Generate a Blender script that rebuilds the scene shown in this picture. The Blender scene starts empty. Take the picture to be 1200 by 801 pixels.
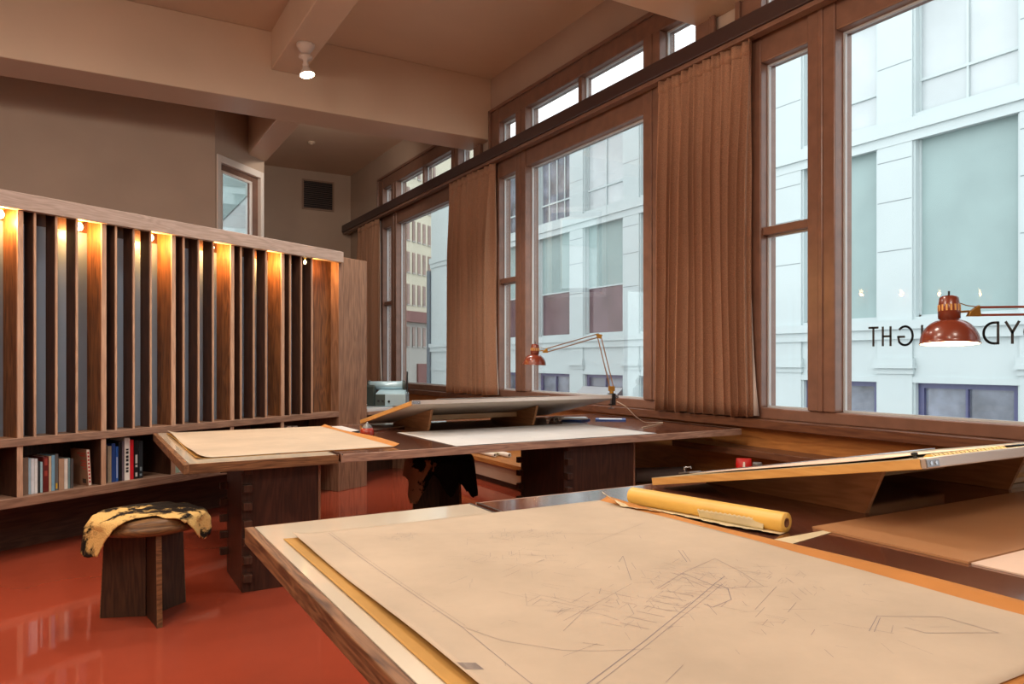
import bpy, bmesh, math, random
from mathutils import Vector, Matrix, noise
random.seed(7)
SC = bpy.context.scene
COL = SC.collection
PI = math.pi

# ---------------------------------------------------------------- materials
def lin(c):
    return tuple((x/255/12.92 if x/255 <= .04045 else ((x/255+.055)/1.055)**2.4) for x in c[:3]) + (1,)

def new_mat(name):
    m = bpy.data.materials.new(name); m.use_nodes = True
    nt = m.node_tree; b = nt.nodes['Principled BSDF']
    return m, nt, b

def setspec(b, v):
    b.inputs['Specular IOR Level'].default_value = v

def plain(name, c, rough=.6, metal=0., spec=.5, var=0., vscale=6., bump=0., bscale=40., coat=0.):
    m, nt, b = new_mat(name)
    b.inputs['Base Color'].default_value = lin(c)
    b.inputs['Roughness'].default_value = rough
    b.inputs['Metallic'].default_value = metal
    setspec(b, spec)
    if coat:
        b.inputs['Coat Weight'].default_value = coat; b.inputs['Coat Roughness'].default_value = .09
    tc = nt.nodes.new('ShaderNodeTexCoord')
    if var:
        n = nt.nodes.new('ShaderNodeTexNoise'); n.inputs['Scale'].default_value = vscale; n.inputs['Detail'].default_value = 5
        nt.links.new(tc.outputs['Object'], n.inputs['Vector'])
        r = nt.nodes.new('ShaderNodeValToRGB')
        r.color_ramp.elements[0].position = .3; r.color_ramp.elements[1].position = .7
        r.color_ramp.elements[0].color = lin([max(0, x*(1-var)) for x in c]); r.color_ramp.elements[1].color = lin([min(255, x*(1+var*.6)) for x in c])
        nt.links.new(n.outputs['Fac'], r.inputs['Fac']); nt.links.new(r.outputs['Color'], b.inputs['Base Color'])
    if bump:
        n2 = nt.nodes.new('ShaderNodeTexNoise'); n2.inputs['Scale'].default_value = bscale; n2.inputs['Detail'].default_value = 3
        nt.links.new(tc.outputs['Object'], n2.inputs['Vector'])
        bp = nt.nodes.new('ShaderNodeBump'); bp.inputs['Strength'].default_value = bump; bp.inputs['Distance'].default_value = .01
        nt.links.new(n2.outputs['Fac'], bp.inputs['Height']); nt.links.new(bp.outputs['Normal'], b.inputs['Normal'])
    return m

def wood(name, c1, c2, axis='Z', rotz=0., rough=.45, scale=1., coat=0., ring=.55, spec=.4):
    """plain-sawn fir: stretched noise rings plus fine pores"""
    m, nt, b = new_mat(name)
    N, L = nt.nodes, nt.links
    tc = N.new('ShaderNodeTexCoord')
    rot = N.new('ShaderNodeMapping'); rot.inputs['Rotation'].default_value = (0, 0, -rotz)
    mp = N.new('ShaderNodeMapping')
    long_, wide = .7*scale, 7.*scale
    mp.inputs['Scale'].default_value = {'X': (long_, wide, wide), 'Y': (wide, long_, wide), 'Z': (wide, wide, long_)}[axis]
    L.new(tc.outputs['Object'], rot.inputs['Vector']); L.new(rot.outputs['Vector'], mp.inputs['Vector'])
    n = N.new('ShaderNodeTexNoise'); n.inputs['Scale'].default_value = 1.3; n.inputs['Detail'].default_value = 3; n.inputs['Distortion'].default_value = .4
    L.new(mp.outputs['Vector'], n.inputs['Vector'])
    mul = N.new('ShaderNodeMath'); mul.operation = 'MULTIPLY'; mul.inputs[1].default_value = 60.
    L.new(n.outputs['Fac'], mul.inputs[0])
    sn = N.new('ShaderNodeMath'); sn.operation = 'SINE'; L.new(mul.outputs[0], sn.inputs[0])
    f = N.new('ShaderNodeTexNoise'); f.inputs['Scale'].default_value = 9.; f.inputs['Detail'].default_value = 4
    L.new(mp.outputs['Vector'], f.inputs['Vector'])
    mr = N.new('ShaderNodeMapRange'); mr.inputs['From Min'].default_value = -1; mr.inputs['To Min'].default_value = .5-ring/2; mr.inputs['To Max'].default_value = .5+ring/2
    L.new(sn.outputs[0], mr.inputs['Value'])
    ad = N.new('ShaderNodeMath'); ad.operation = 'ADD'; ad.use_clamp = True
    mr2 = N.new('ShaderNodeMapRange'); mr2.inputs['From Min'].default_value = .3; mr2.inputs['From Max'].default_value = .7; mr2.inputs['To Min'].default_value = -.3; mr2.inputs['To Max'].default_value = .3
    L.new(f.outputs['Fac'], mr2.inputs['Value'])
    L.new(mr.outputs['Result'], ad.inputs[0]); L.new(mr2.outputs['Result'], ad.inputs[1])
    mx = N.new('ShaderNodeMix'); mx.data_type = 'RGBA'
    mx.inputs[6].default_value = lin(c1); mx.inputs[7].default_value = lin(c2)
    L.new(ad.outputs[0], mx.inputs[0]); L.new(mx.outputs[2], b.inputs['Base Color'])
    b.inputs['Roughness'].default_value = rough; setspec(b, spec)
    if coat:
        b.inputs['Coat Weight'].default_value = coat; b.inputs['Coat Roughness'].default_value = .12
    bp = N.new('ShaderNodeBump'); bp.inputs['Strength'].default_value = .12; bp.inputs['Distance'].default_value = .003
    L.new(f.outputs['Fac'], bp.inputs['Height']); L.new(bp.outputs['Normal'], b.inputs['Normal'])
    return m

def glass_mat(name, tint=(1, 1, 1), refl=1.0):
    m = bpy.data.materials.new(name); m.use_nodes = True
    nt = m.node_tree; nt.nodes.clear()
    out = nt.nodes.new('ShaderNodeOutputMaterial'); mix = nt.nodes.new('ShaderNodeMixShader')
    tr = nt.nodes.new('ShaderNodeBsdfTransparent'); gl = nt.nodes.new('ShaderNodeBsdfGlossy')
    tr.inputs['Color'].default_value = tint + (1,); gl.inputs['Roughness'].default_value = 0.0
    fr = nt.nodes.new('ShaderNodeFresnel'); fr.inputs['IOR'].default_value = 1.35
    mu = nt.nodes.new('ShaderNodeMath'); mu.operation = 'MULTIPLY'; mu.inputs[1].default_value = refl
    nt.links.new(fr.outputs[0], mu.inputs[0]); nt.links.new(mu.outputs[0], mix.inputs[0])
    nt.links.new(tr.outputs[0], mix.inputs[1]); nt.links.new(gl.outputs[0], mix.inputs[2]); nt.links.new(mix.outputs[0], out.inputs[0])
    return m

def emit(name, c, s):
    m = bpy.data.materials.new(name); m.use_nodes = True
    nt = m.node_tree; b = nt.nodes['Principled BSDF']
    b.inputs['Base Color'].default_value = (.8, .8, .8, 1)
    b.inputs['Emission Color'].default_value = c + (1,); b.inputs['Emission Strength'].default_value = s
    return m

def cloth(name, c, trans=.25):
    m, nt, b = new_mat(name)
    N, L = nt.nodes, nt.links
    tc = N.new('ShaderNodeTexCoord'); mp = N.new('ShaderNodeMapping'); mp.inputs['Scale'].default_value = (60, 60, 220)
    L.new(tc.outputs['Object'], mp.inputs['Vector'])
    n = N.new('ShaderNodeTexNoise'); n.inputs['Scale'].default_value = 2.; n.inputs['Detail'].default_value = 4
    L.new(mp.outputs['Vector'], n.inputs['Vector'])
    r = N.new('ShaderNodeValToRGB'); r.color_ramp.elements[0].position = .3; r.color_ramp.elements[1].position = .7
    r.color_ramp.elements[0].color = lin([x*.8 for x in c]); r.color_ramp.elements[1].color = lin([min(255, x*1.12) for x in c])
    L.new(n.outputs['Fac'], r.inputs['Fac']); L.new(r.outputs['Color'], b.inputs['Base Color'])
    b.inputs['Roughness'].default_value = .9; setspec(b, .15)
    t = N.new('ShaderNodeBsdfTranslucent'); L.new(r.outputs['Color'], t.inputs['Color'])
    mix = N.new('ShaderNodeMixShader'); mix.inputs[0].default_value = trans
    L.new(b.outputs[0], mix.inputs[1]); L.new(t.outputs[0], mix.inputs[2]); L.new(mix.outputs[0], N['Material Output'].inputs['Surface'])
    return m

def hide_mat(name, light, dark, pos, scale=5., off=(0, 0, 0), bias=None):
    m, nt, b = new_mat(name)
    N, L = nt.nodes, nt.links
    tc = N.new('ShaderNodeTexCoord'); mp = N.new('ShaderNodeMapping'); mp.inputs['Location'].default_value = off
    L.new(tc.outputs['Object'], mp.inputs['Vector'])
    n = N.new('ShaderNodeTexNoise'); n.inputs['Scale'].default_value = scale; n.inputs['Detail'].default_value = 6; n.inputs['Roughness'].default_value = .62; n.inputs['Distortion'].default_value = .5
    L.new(mp.outputs['Vector'], n.inputs['Vector'])
    r = N.new('ShaderNodeValToRGB'); r.color_ramp.elements[0].position = pos-.025; r.color_ramp.elements[1].position = pos+.025
    r.color_ramp.elements[0].color = lin(light); r.color_ramp.elements[1].color = lin(dark)
    if bias:
        dt = N.new('ShaderNodeVectorMath'); dt.operation = 'DOT_PRODUCT'; dt.inputs[1].default_value = bias[0]
        L.new(tc.outputs['Object'], dt.inputs[0])
        ma = N.new('ShaderNodeMath'); ma.operation = 'ADD'; ma.inputs[1].default_value = bias[1]; L.new(dt.outputs['Value'], ma.inputs[0])
        m2 = N.new('ShaderNodeMath'); m2.operation = 'ADD'; L.new(ma.outputs[0], m2.inputs[0]); L.new(n.outputs['Fac'], m2.inputs[1])
        L.new(m2.outputs[0], r.inputs['Fac'])
    else: L.new(n.outputs['Fac'], r.inputs['Fac'])
    L.new(r.outputs['Color'], b.inputs['Base Color'])
    b.inputs['Roughness'].default_value = .85; setspec(b, .2)
    f = N.new('ShaderNodeTexNoise'); f.inputs['Scale'].default_value = 130.; f.inputs['Detail'].default_value = 4
    L.new(tc.outputs['Object'], f.inputs['Vector'])
    bp = N.new('ShaderNodeBump'); bp.inputs['Strength'].default_value = .7; bp.inputs['Distance'].default_value = .012
    L.new(f.outputs['Fac'], bp.inputs['Height']); L.new(bp.outputs['Normal'], b.inputs['Normal'])
    return m

def paper_mat(name, c, trans=.2, var=.08):
    m, nt, b = new_mat(name)
    N, L = nt.nodes, nt.links
    tc = N.new('ShaderNodeTexCoord')
    n = N.new('ShaderNodeTexNoise'); n.inputs['Scale'].default_value = 3.; n.inputs['Detail'].default_value = 7; n.inputs['Roughness'].default_value = .6
    L.new(tc.outputs['Object'], n.inputs['Vector'])
    r = N.new('ShaderNodeValToRGB'); r.color_ramp.elements[0].position = .3; r.color_ramp.elements[1].position = .7
    r.color_ramp.elements[0].color = lin([x*(1-var) for x in c]); r.color_ramp.elements[1].color = lin([min(255, x*(1+var*.4)) for x in c])
    L.new(n.outputs['Fac'], r.inputs['Fac']); L.new(r.outputs['Color'], b.inputs['Base Color'])
    b.inputs['Roughness'].default_value = .75; setspec(b, .25)
    return m

A60 = PI/6
M = {}
M['wall'] = plain('taupe_paint', (182, 160, 142), .55, var=.03, vscale=1.5, spec=.35)
M['ceil'] = plain('ceiling_paint', (208, 182, 158), .5, var=.03, vscale=1., spec=.4)
M['beam'] = plain('beam_paint', (206, 180, 156), .45, var=.03, vscale=1., spec=.4)
M['floor'] = plain('red_floor', (152, 68, 48), .05, var=.07, vscale=1.1, bump=.012, bscale=5, spec=.5)
M['frame'] = plain('window_brown', (124, 90, 74), .3, var=.08, vscale=9, spec=.5)
M['bead'] = plain('window_bead', (190, 195, 198), .3, spec=.5)
M['rail'] = plain('dark_rail', (60, 42, 40), .35, spec=.5)
M['ledge'] = wood('ledge_wood', (84, 52, 38), (112, 74, 52), 'Y', rough=.35)
M['wainscot'] = wood('wainscot_wood', (150, 96, 48), (176, 118, 62), 'Y', rough=.5)
M['bkZ'] = wood('fir_upright', (78, 46, 26), (132, 86, 50), 'Z', rough=.5, scale=1.2)
M['bkD'] = wood('fir_dark', (52, 32, 24), (76, 48, 35), 'Z', rough=.45, scale=1.2)
M['bkL'] = wood('fir_pale_edge', (146, 128, 118), (172, 152, 142), 'X', rotz=A60, rough=.55, scale=1.4)
M['bkLZ'] = wood('fir_pale_edge_upright', (164, 130, 108), (194, 158, 132), 'Z', rough=.55, scale=1.4)
M['bkS'] = wood('fir_shelf', (118, 90, 74), (152, 120, 100), 'X', rotz=A60, rough=.5, scale=1.4)
M['bkE'] = wood('fir_end_panel', (110, 80, 62), (150, 114, 90), 'Z', rough=.5, scale=1.)
M['bkBack'], _nt, _b = new_mat('frosted_back_glass')
_b.inputs['Base Color'].default_value = lin((130, 146, 162)); _b.inputs['Roughness'].default_value = .3
_t = _nt.nodes.new('ShaderNodeBsdfTranslucent'); _t.inputs['Color'].default_value = lin((214, 224, 236))
_x = _nt.nodes.new('ShaderNodeMixShader'); _x.inputs[0].default_value = .5
_nt.links.new(_b.outputs[0], _x.inputs[1]); _nt.links.new(_t.outputs[0], _x.inputs[2]); _nt.links.new(_x.outputs[0], _nt.nodes['Material Output'].inputs['Surface'])
M['toe'] = wood('toe_wood', (60, 40, 32), (84, 58, 46), 'X', rotz=A60, rough=.6)
M['tabX'] = wood('table_edge_x', (82, 54, 34), (140, 100, 66), 'X', rough=.5, scale=1.6)
M['tabY'] = wood('table_edge_y', (78, 50, 32), (142, 104, 72), 'Y', rough=.5, scale=1.6)
M['tabEdge'] = wood('brown_table_edge', (134, 106, 92), (178, 146, 126), 'X', rough=.5, scale=1.6)
M['tabTop'] = plain('brown_laminate', (96, 56, 43), .14, var=.06, vscale=2, spec=.5, coat=.8)
M['cream'] = plain('cream_laminate', (226, 218, 198), .22, var=.03, vscale=2, spec=.5, coat=.8)
M['support'] = wood('support_ply', (44, 27, 22), (72, 44, 34), 'Z', rough=.4)
M['steelstrip'] = plain('joint_strip', (80, 76, 74), .35, metal=.7)
M['brdEdge'] = wood('board_edge_pine', (202, 148, 78), (222, 174, 104), 'Y', rough=.45, scale=1.2, ring=.3)
M['brdBot'] = plain('board_underside', (208, 196, 182), .6, var=.05, vscale=3)
M['brdTop'] = plain('board_top_vinyl', (206, 190, 150), .35, var=.03, vscale=3)
M['brdMetal'] = plain('board_metal_edge', (196, 184, 174), .35, metal=.6)
M['bracket'] = plain('steel_bracket', (150, 150, 152), .3, metal=.9)
M['wedge'] = wood('wedge_pine', (150, 106, 70), (180, 134, 94), 'Y', rough=.55, scale=1.)
M['railpine'] = wood('rail_pine', (196, 164, 124), (214, 184, 146), 'X', rough=.55)
M['paperTan'] = paper_mat('tan_tracing_paper', (190, 176, 156), var=.07)
M['paperWhite'] = paper_mat('white_drawing_paper', (196, 200, 202), var=.05)
M['paperAmber'] = paper_mat('amber_backing_sheet', (188, 130, 70), var=.08)
M['paperCurlShade'] = paper_mat('ochre_curl_shade', (186, 146, 82), var=.1)  # ochre carries the shade of the drawings' curled left edges
M['paperBrown'] = paper_mat('brown_kraft_sheet', (180, 134, 94), var=.04)
M['paperBrown'].node_tree.nodes['Principled BSDF'].inputs['Roughness'].default_value = .38
M['paperPink'] = paper_mat('pale_sheet', (222, 198, 180), var=.04)
M['pencil'] = plain('pencil', (138, 130, 132), .8)
M['tape_y'] = plain('yellow_trace_roll', (228, 186, 92), .42, var=.06, vscale=5)
M['trace_end'] = paper_mat('trace_loose_end', (216, 204, 168), var=.1)
M['core'] = plain('cardboard_core', (120, 76, 48), .8)
M['black'] = plain('black_plastic', (22, 22, 24), .4)
M['redlamp'] = plain('red_lamp_enamel', (116, 50, 32), .25, spec=.5, coat=.3)
M['shadein'] = plain('shade_white_inside', (240, 234, 222), .5)
M['redarm'] = plain('red_brown_arm', (132, 60, 40), .35, metal=.2)
M['brasspart'] = plain('brass_knuckle', (160, 122, 56), .35, metal=.8)
M['brassarm'] = plain('bronze_arm', (128, 92, 62), .35, metal=.5)
M['cordw'] = plain('cream_cord', (214, 204, 186), .6)
M['bulb'] = emit('lit_bulb', (1., .80, .52), 90.)
M['bulbs'] = emit('lit_bulb_small', (1., .66, .28), 22.)
M['spotface'] = emit('spot_face', (1., .86, .62), 20.)
M['porcelain'] = plain('porcelain_holder', (206, 190, 178), .35)
M['curtain'] = cloth('brown_linen', (188, 144, 116), .3)
M['lining'] = plain('white_lining', (222, 216, 210), .9)
M['stoolwood'] = wood('stool_wood', (74, 50, 28), (124, 88, 50), 'X', rough=.5, scale=1.5)
M['stooldark'] = wood('stool_leg_wood', (44, 30, 22), (76, 52, 36), 'Z', rough=.5, scale=1.2)
M['hide'] = hide_mat('cowhide_tan_black', (214, 178, 112), (24, 18, 14), .455, 5.0, (1.2, .1, 0), ((.08, .42, 0), -.08*.275-.42*3.98))
M['hide2'] = hide_mat('cowhide_black_pink', (176, 128, 96), (20, 16, 14), .44, 5.2, (4.2, .9, 0), ((.6, -.35, 0), -.6*2.37+.35*5.18))
M['glass'] = glass_mat('window_glass', (.985, .995, .99), .4)
M['letter'] = plain('dark_vinyl_lettering', (34, 36, 38), .5)
M['inkred'] = plain('red_ink_bottle', (150, 44, 28), .25, coat=.4)
M['lidgrey'] = plain('grey_lid', (118, 122, 124), .35, metal=.4)
M['steel'] = plain('steel_rod', (178, 180, 184), .22, metal=1.)
M['teal'] = plain('pale_teal_enamel', (166, 196, 208), .22, metal=.2, coat=.4)
M['tealdark'] = plain('dark_teal_metal', (66, 76, 72), .4, metal=.3)
M['desktop'] = plain('pale_counter', (196, 202, 206), .25)
M['blue'] = plain('blue_cover', (36, 84, 164), .35)
M['paleblue'] = plain('pale_blue_cover', (222, 236, 244), .35)
M['foil'] = plain('clear_wrapper', (196, 192, 188), .15, metal=.8)
M['packred'] = plain('red_wrapper', (186, 26, 24), .3)
M['packgrey'] = plain('grey_tin', (110, 100, 98), .4)
M['packwhite'] = plain('wrapper_white', (224, 216, 206), .5)
M['ruler'] = plain('boxwood_ruler', (232, 200, 118), .45)
M['ruler_mark'] = plain('ruler_marks', (70, 54, 30), .6)
M['vent'] = plain('vent_dark', (112, 94, 84), .5)
M['ventframe'] = plain('vent_frame', (150, 124, 106), .6)
M['whiteframe'] = plain('white_frame', (226, 214, 204), .45)
M['knob'] = plain('dark_knob', (50, 50, 52), .4, metal=.5)
# outside
M['facade'] = plain('pale_render', (180, 191, 192), .85, var=.02, vscale=.4)
M['facade2'] = plain('grey_render', (172, 172, 166), .9, var=.06, vscale=.15)
M['facade_cream'] = plain('cream_upper_render', (196, 192, 172), .9, var=.03, vscale=.2)
M['shade'] = plain('teal_blind', (138, 158, 157), .45, spec=.4, var=.05, vscale=.7)
M['darkglass'] = plain('dark_window', (96, 76, 82), .15, var=.15, vscale=.9, spec=.5)
M['blueglass'] = plain('blue_dark_window', (104, 110, 122), .10, var=.35, vscale=1.3, spec=.5)
M['purpleframe'] = plain('indigo_frame', (74, 76, 112), .4)
M['greyglass'] = plain('grey_upper_window', (178, 186, 188), .15, var=.06, vscale=.6)
M['awning'] = plain('pale_awning', (160, 160, 162), .7)
M['seam'] = plain('panel_seam', (128, 138, 140), .8)
M['brownglass'] = plain('brown_window', (124, 98, 88), .3, var=.2, vscale=.5)
M['maroon'] = plain('maroon_dado', (110, 66, 62), .6)
M['asphalt'] = plain('asphalt', (112, 108, 110), .9, var=.1)
M['kerb'] = plain('pavement_concrete', (188, 186, 184), .9, var=.05)
M['gutter'] = plain('grey_downpipe', (84, 96, 104), .5)

# ---------------------------------------------------------------- mesh helpers
class MB:
    def __init__(s): s.v = []; s.f = []; s.sm = []
    def add(s, vs, fs, smooth=False):
        o = len(s.v); s.v += [tuple(p) for p in vs]
        s.f += [tuple(i+o for i in f) for f in fs]; s.sm += [smooth]*len(fs); return s
    def obox(s, c, ax, ay, az, h):
        c = Vector(c); ax, ay, az = Vector(ax)*h[0], Vector(ay)*h[1], Vector(az)*h[2]
        vs = [c+sx*ax+sy*ay+sz*az for sz in (-1, 1) for sy in (-1, 1) for sx in (-1, 1)]
        return s.add(vs, [(0, 2, 3, 1), (4, 5, 7, 6), (0, 1, 5, 4), (2, 6, 7, 3), (0, 4, 6, 2), (1, 3, 7, 5)])
    def box(s, x0, x1, y0, y1, z0, z1):
        return s.obox(((x0+x1)/2, (y0+y1)/2, (z0+z1)/2), (1, 0, 0), (0, 1, 0), (0, 0, 1), (abs(x1-x0)/2, abs(y1-y0)/2, abs(z1-z0)/2))
    def bar(s, p0, p1, w, t, up=(0, 0, 1)):
        p0, p1 = Vector(p0), Vector(p1); d = (p1-p0); l = d.length; d.normalize()
        a = d.cross(Vector(up))
        if a.length < 1e-4: a = d.cross(Vector((1, 0, 0)))
        a.normalize(); b = a.cross(d)
        return s.obox((p0+p1)/2, d, a, b, (l/2, w/2, t/2))
    def cyl(s, p0, p1, r0, r1=None, n=16, caps=True, smooth=True):
        r1 = r0 if r1 is None else r1
        p0, p1 = Vector(p0), Vector(p1); d = (p1-p0).normalized()
        a = d.cross(Vector((0, 0, 1)))
        if a.length < 1e-4: a = Vector((1, 0, 0))
        a.normalize(); b = d.cross(a)
        vs = []
        for p, r in ((p0, r0), (p1, r1)):
            vs += [p+(a*math.cos(2*PI*i/n)+b*math.sin(2*PI*i/n))*r for i in range(n)]
        s.add(vs, [(i, (i+1) % n, n+(i+1) % n, n+i) for i in range(n)], smooth)
        if caps: s.add(vs, [tuple(reversed(range(n))), tuple(range(n, 2*n))])
        return s
    def lathe(s, org, axis, prof, n=32, smooth=True):
        """prof = [(r, h)...] along axis from org"""
        org = Vector(org); d = Vector(axis).normalized(); a = d.cross(Vector((0, 0, 1)))
        if a.length < 1e-4: a = Vector((1, 0, 0))
        a.normalize(); b = d.cross(a)
        vs = []
        for r, h in prof:
            vs += [org+d*h+(a*math.cos(2*PI*i/n)+b*math.sin(2*PI*i/n))*r for i in range(n)]
        fs = []
        for k in range(len(prof)-1):
            fs += [(k*n+i, k*n+(i+1) % n, (k+1)*n+(i+1) % n, (k+1)*n+i) for i in range(n)]
        return s.add(vs, fs, smooth)
    def tube(s, pts, r, n=8):
        pts = [Vector(p) for p in pts]; vs = []; prev = None
        for i, p in enumerate(pts):
            d = (pts[min(i+1, len(pts)-1)]-pts[max(i-1, 0)]).normalized()
            a = prev if prev is not None else (d.cross(Vector((0, 0, 1))) if abs(d.z) < .9 else d.cross(Vector((1, 0, 0))))
            a = (a-d*a.dot(d)).normalized(); prev = a; b = d.cross(a)
            vs += [p+(a*math.cos(2*PI*k/n)+b*math.sin(2*PI*k/n))*r for k in range(n)]
        fs = []
        for i in range(len(pts)-1):
            fs += [(i*n+k, i*n+(k+1) % n, (i+1)*n+(k+1) % n, (i+1)*n+k) for k in range(n)]
        s.add(vs, fs, True)
        return s.add(vs, [tuple(reversed(range(n))), tuple(range((len(pts)-1)*n, len(pts)*n))])
    def prism(s, poly, ext):
        """poly: list of 3D points (planar), ext: extrusion vector"""
        n = len(poly); e = Vector(ext); P = [Vector(p) for p in poly]
        vs = P+[p+e for p in P]
        return s.add(vs, [tuple(range(n)), tuple(reversed(range(n, 2*n)))]+[(i, n+i, n+(i+1) % n, (i+1) % n) for i in range(n)])
    def grid(s, fn, nu, nv, smooth=True, closed=False):
        vs = [fn(i/(nu if closed else nu-1), j/(nv-1)) for j in range(nv) for i in range(nu)]
        fs = []
        for j in range(nv-1):
            for i in range(nu if closed else nu-1):
                i2 = (i+1) % nu
                fs.append((j*nu+i, j*nu+i2, (j+1)*nu+i2, (j+1)*nu+i))
        return s.add(vs, fs, smooth)
    def build(s, name, mat, parent=None, bevel=0., solid=0., fix=True):
        me = bpy.data.meshes.new(name); me.from_pydata(s.v, [], s.f)
        for p, q in zip(me.polygons, s.sm): p.use_smooth = q
        if fix:
            bm = bmesh.new(); bm.from_mesh(me); bmesh.ops.recalc_face_normals(bm, faces=bm.faces); bm.to_mesh(me); bm.free()
        me.materials.append(mat if not isinstance(mat, str) else M[mat])
        o = bpy.data.objects.new(name, me); COL.objects.link(o)
        if solid:
            md = o.modifiers.new('thick', 'SOLIDIFY'); md.thickness = solid; md.offset = 0
        if bevel:
            md = o.modifiers.new('bevel', 'BEVEL'); md.width = bevel; md.segments = 2; md.limit_method = 'ANGLE'
        if parent is not None:
            o.parent = parent
            if parent.type == 'EMPTY': o.matrix_parent_inverse = Matrix.Translation(-Vector(parent.location))
        return o

def tag(o, label=None, cat=None, group=None, kind=None):
    if label: o['label'] = label
    if cat: o['category'] = cat
    if group: o['group'] = group
    if kind: o['kind'] = kind
    return o
def thing(name, loc, label, cat, group=None, kind=None):
    o = bpy.data.objects.new(name, None); COL.objects.link(o); o.location = loc; o.empty_display_size = .1
    return tag(o, label, cat, group, kind)
def struct(name, mb, mat, label=None, bevel=0.):
    o = mb.build(name, mat, None, bevel); o['kind'] = 'structure'
    if label: o['label'] = label
    return o
def bx(*a): return MB().box(*a)

# ================================================================= THE ROOM
CZ = 4.77
struct('floor', bx(-4, 4.65, -3, 13.95, -.12, 0), 'floor', 'glossy red concrete floor of the drafting room')
struct('ceiling', MB().prism([(-4, -3, CZ), (4.65, -3, CZ), (4.65, 13.95, CZ), (2.05, 13.95, CZ), (2.05, 10.72, CZ), (1.40, 10.05, CZ), (-4, 10.05, CZ)], (0, 0, .12)), 'ceil', 'warm taupe painted ceiling between the beams')
m = MB()
for a in ((-4, -3.2, 0, CZ), (1.1, 1.437, 0, CZ), (-3.2, 1.1, 0, .5), (-3.2, 1.1, 2.5, CZ)): m.box(a[0], a[1], 9.907, 10.05, a[2], a[3])
struct('wall_left', m, 'wall', 'plain taupe wall rising behind the lit bookcase')
r = thing('window_6', (-1.05, 9.98, .5), 'added unseen window behind the bookcase, lighting its back panel', 'window', None, 'structure')  # added opening, out of view, letting daylight onto the bookcase back
m = MB()
for a in ((-3.2, -3.12, .5, 2.5), (1.02, 1.1, .5, 2.5), (-3.12, 1.02, .5, .58), (-3.12, 1.02, 2.42, 2.5), (-1.78, -1.72, .58, 2.42), (-.36, -.30, .58, 2.42)): m.box(a[0], a[1], 9.90, 10.06, a[2], a[3])
m.build('frame', 'frame', r); bx(-3.12, 1.02, 9.975, 9.981, .58, 2.42).build('pane', 'glass', r)
# forty-five degree wall with the small window (opening .1 .. .93 along it)
C0 = Vector((1.437, 9.907, 0)); CD = Vector((.7071, .7071, 0)); CN = Vector((-.7071, .7071, 0))
def cw(t, o, z): return C0+CD*t+CN*o+Vector((0, 0, z))
CL = 1.06
m = MB()
for t0, t1, z0, z1 in ((0, .06, 0, CZ), (1.0, CL, 0, CZ), (.06, 1.0, 0, 2.3), (.06, 1.0, 3.78, CZ)):
    m.obox(cw((t0+t1)/2, .07, (z0+z1)/2), CD, CN, (0, 0, 1), ((t1-t0)/2, .07, (z1-z0)/2))
struct('wall_corner', m, 'wall', 'short angled wall carrying the small white framed window')
struct('wall_return', bx(2.05, 2.187, 10.66, 13.95, 0, CZ), 'wall')
struct('wall_vent', bx(2.05, 4.65, 13.85, 13.97, 0, CZ), 'wall', 'end wall with the dark air vent')
struct('wall_rear', bx(-4, 4.65, -3.1, -3, 0, CZ), 'wall')
m = bx(-4.1, -4, -3, 10.05, 0, CZ)
struct('wall_side', m, 'wall')
# window wall with openings
WY = [-1.85, 2.20, 6.25, 10.30]
HW = 1.88
m = MB(); XI, XO = 4.45, 4.66
edges = [-3.0]
for y in WY: edges += [y-HW, y+HW]
edges.append(13.95)
m.box(XI, XO, -3, 13.95, 0, .79); m.box(XI, XO, -3, 13.95, 4.31, CZ)
for i in range(0, len(edges), 2):
    m.box(XI, XO, edges[i], edges[i+1], .79, 4.31)
struct('wall_window', m, 'wall', 'long wall of tall windows facing the street')
struct('trim_1', bx(4.33, 4.47, -3, 13.85, .722, .79), 'ledge', 'brown wooden ledge running under the tall windows', .006)
struct('trim_2', bx(4.42, 4.452, -3, 13.85, .02, .722), 'wainscot', 'yellow brown wood panelling below the window ledge')
struct('trim_3', bx(4.20, 4.42, -2, 4.62, .523, .573), 'ledge', 'narrow brown wooden shelf below the window ledge', .004)
# beams
struct('beam_1', bx(-4, 4.45, 8.2, 8.75, 4.0, CZ), 'beam', 'wide painted beam crossing the room above the bookcase', .01)
struct('beam_2', bx(1.755, 2.08, 4.56, 8.2, 4.355, CZ), 'beam', 'painted beam carrying the white ceiling spotlight', .01)
struct('beam_3', bx(1.93, 2.21, 8.75, 10.62, 4.0, CZ), 'beam', 'short painted beam meeting the small white framed window', .01)
struct('beam_4', bx(-4, 4.45, 4.03, 4.56, 4.0, CZ), 'beam', 'painted beam ending between the two nearest tall windows', .01)
struct('beam_5', bx(-4, 4.45, -.12, .41, 4.0, CZ), 'beam', None, .01)

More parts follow.
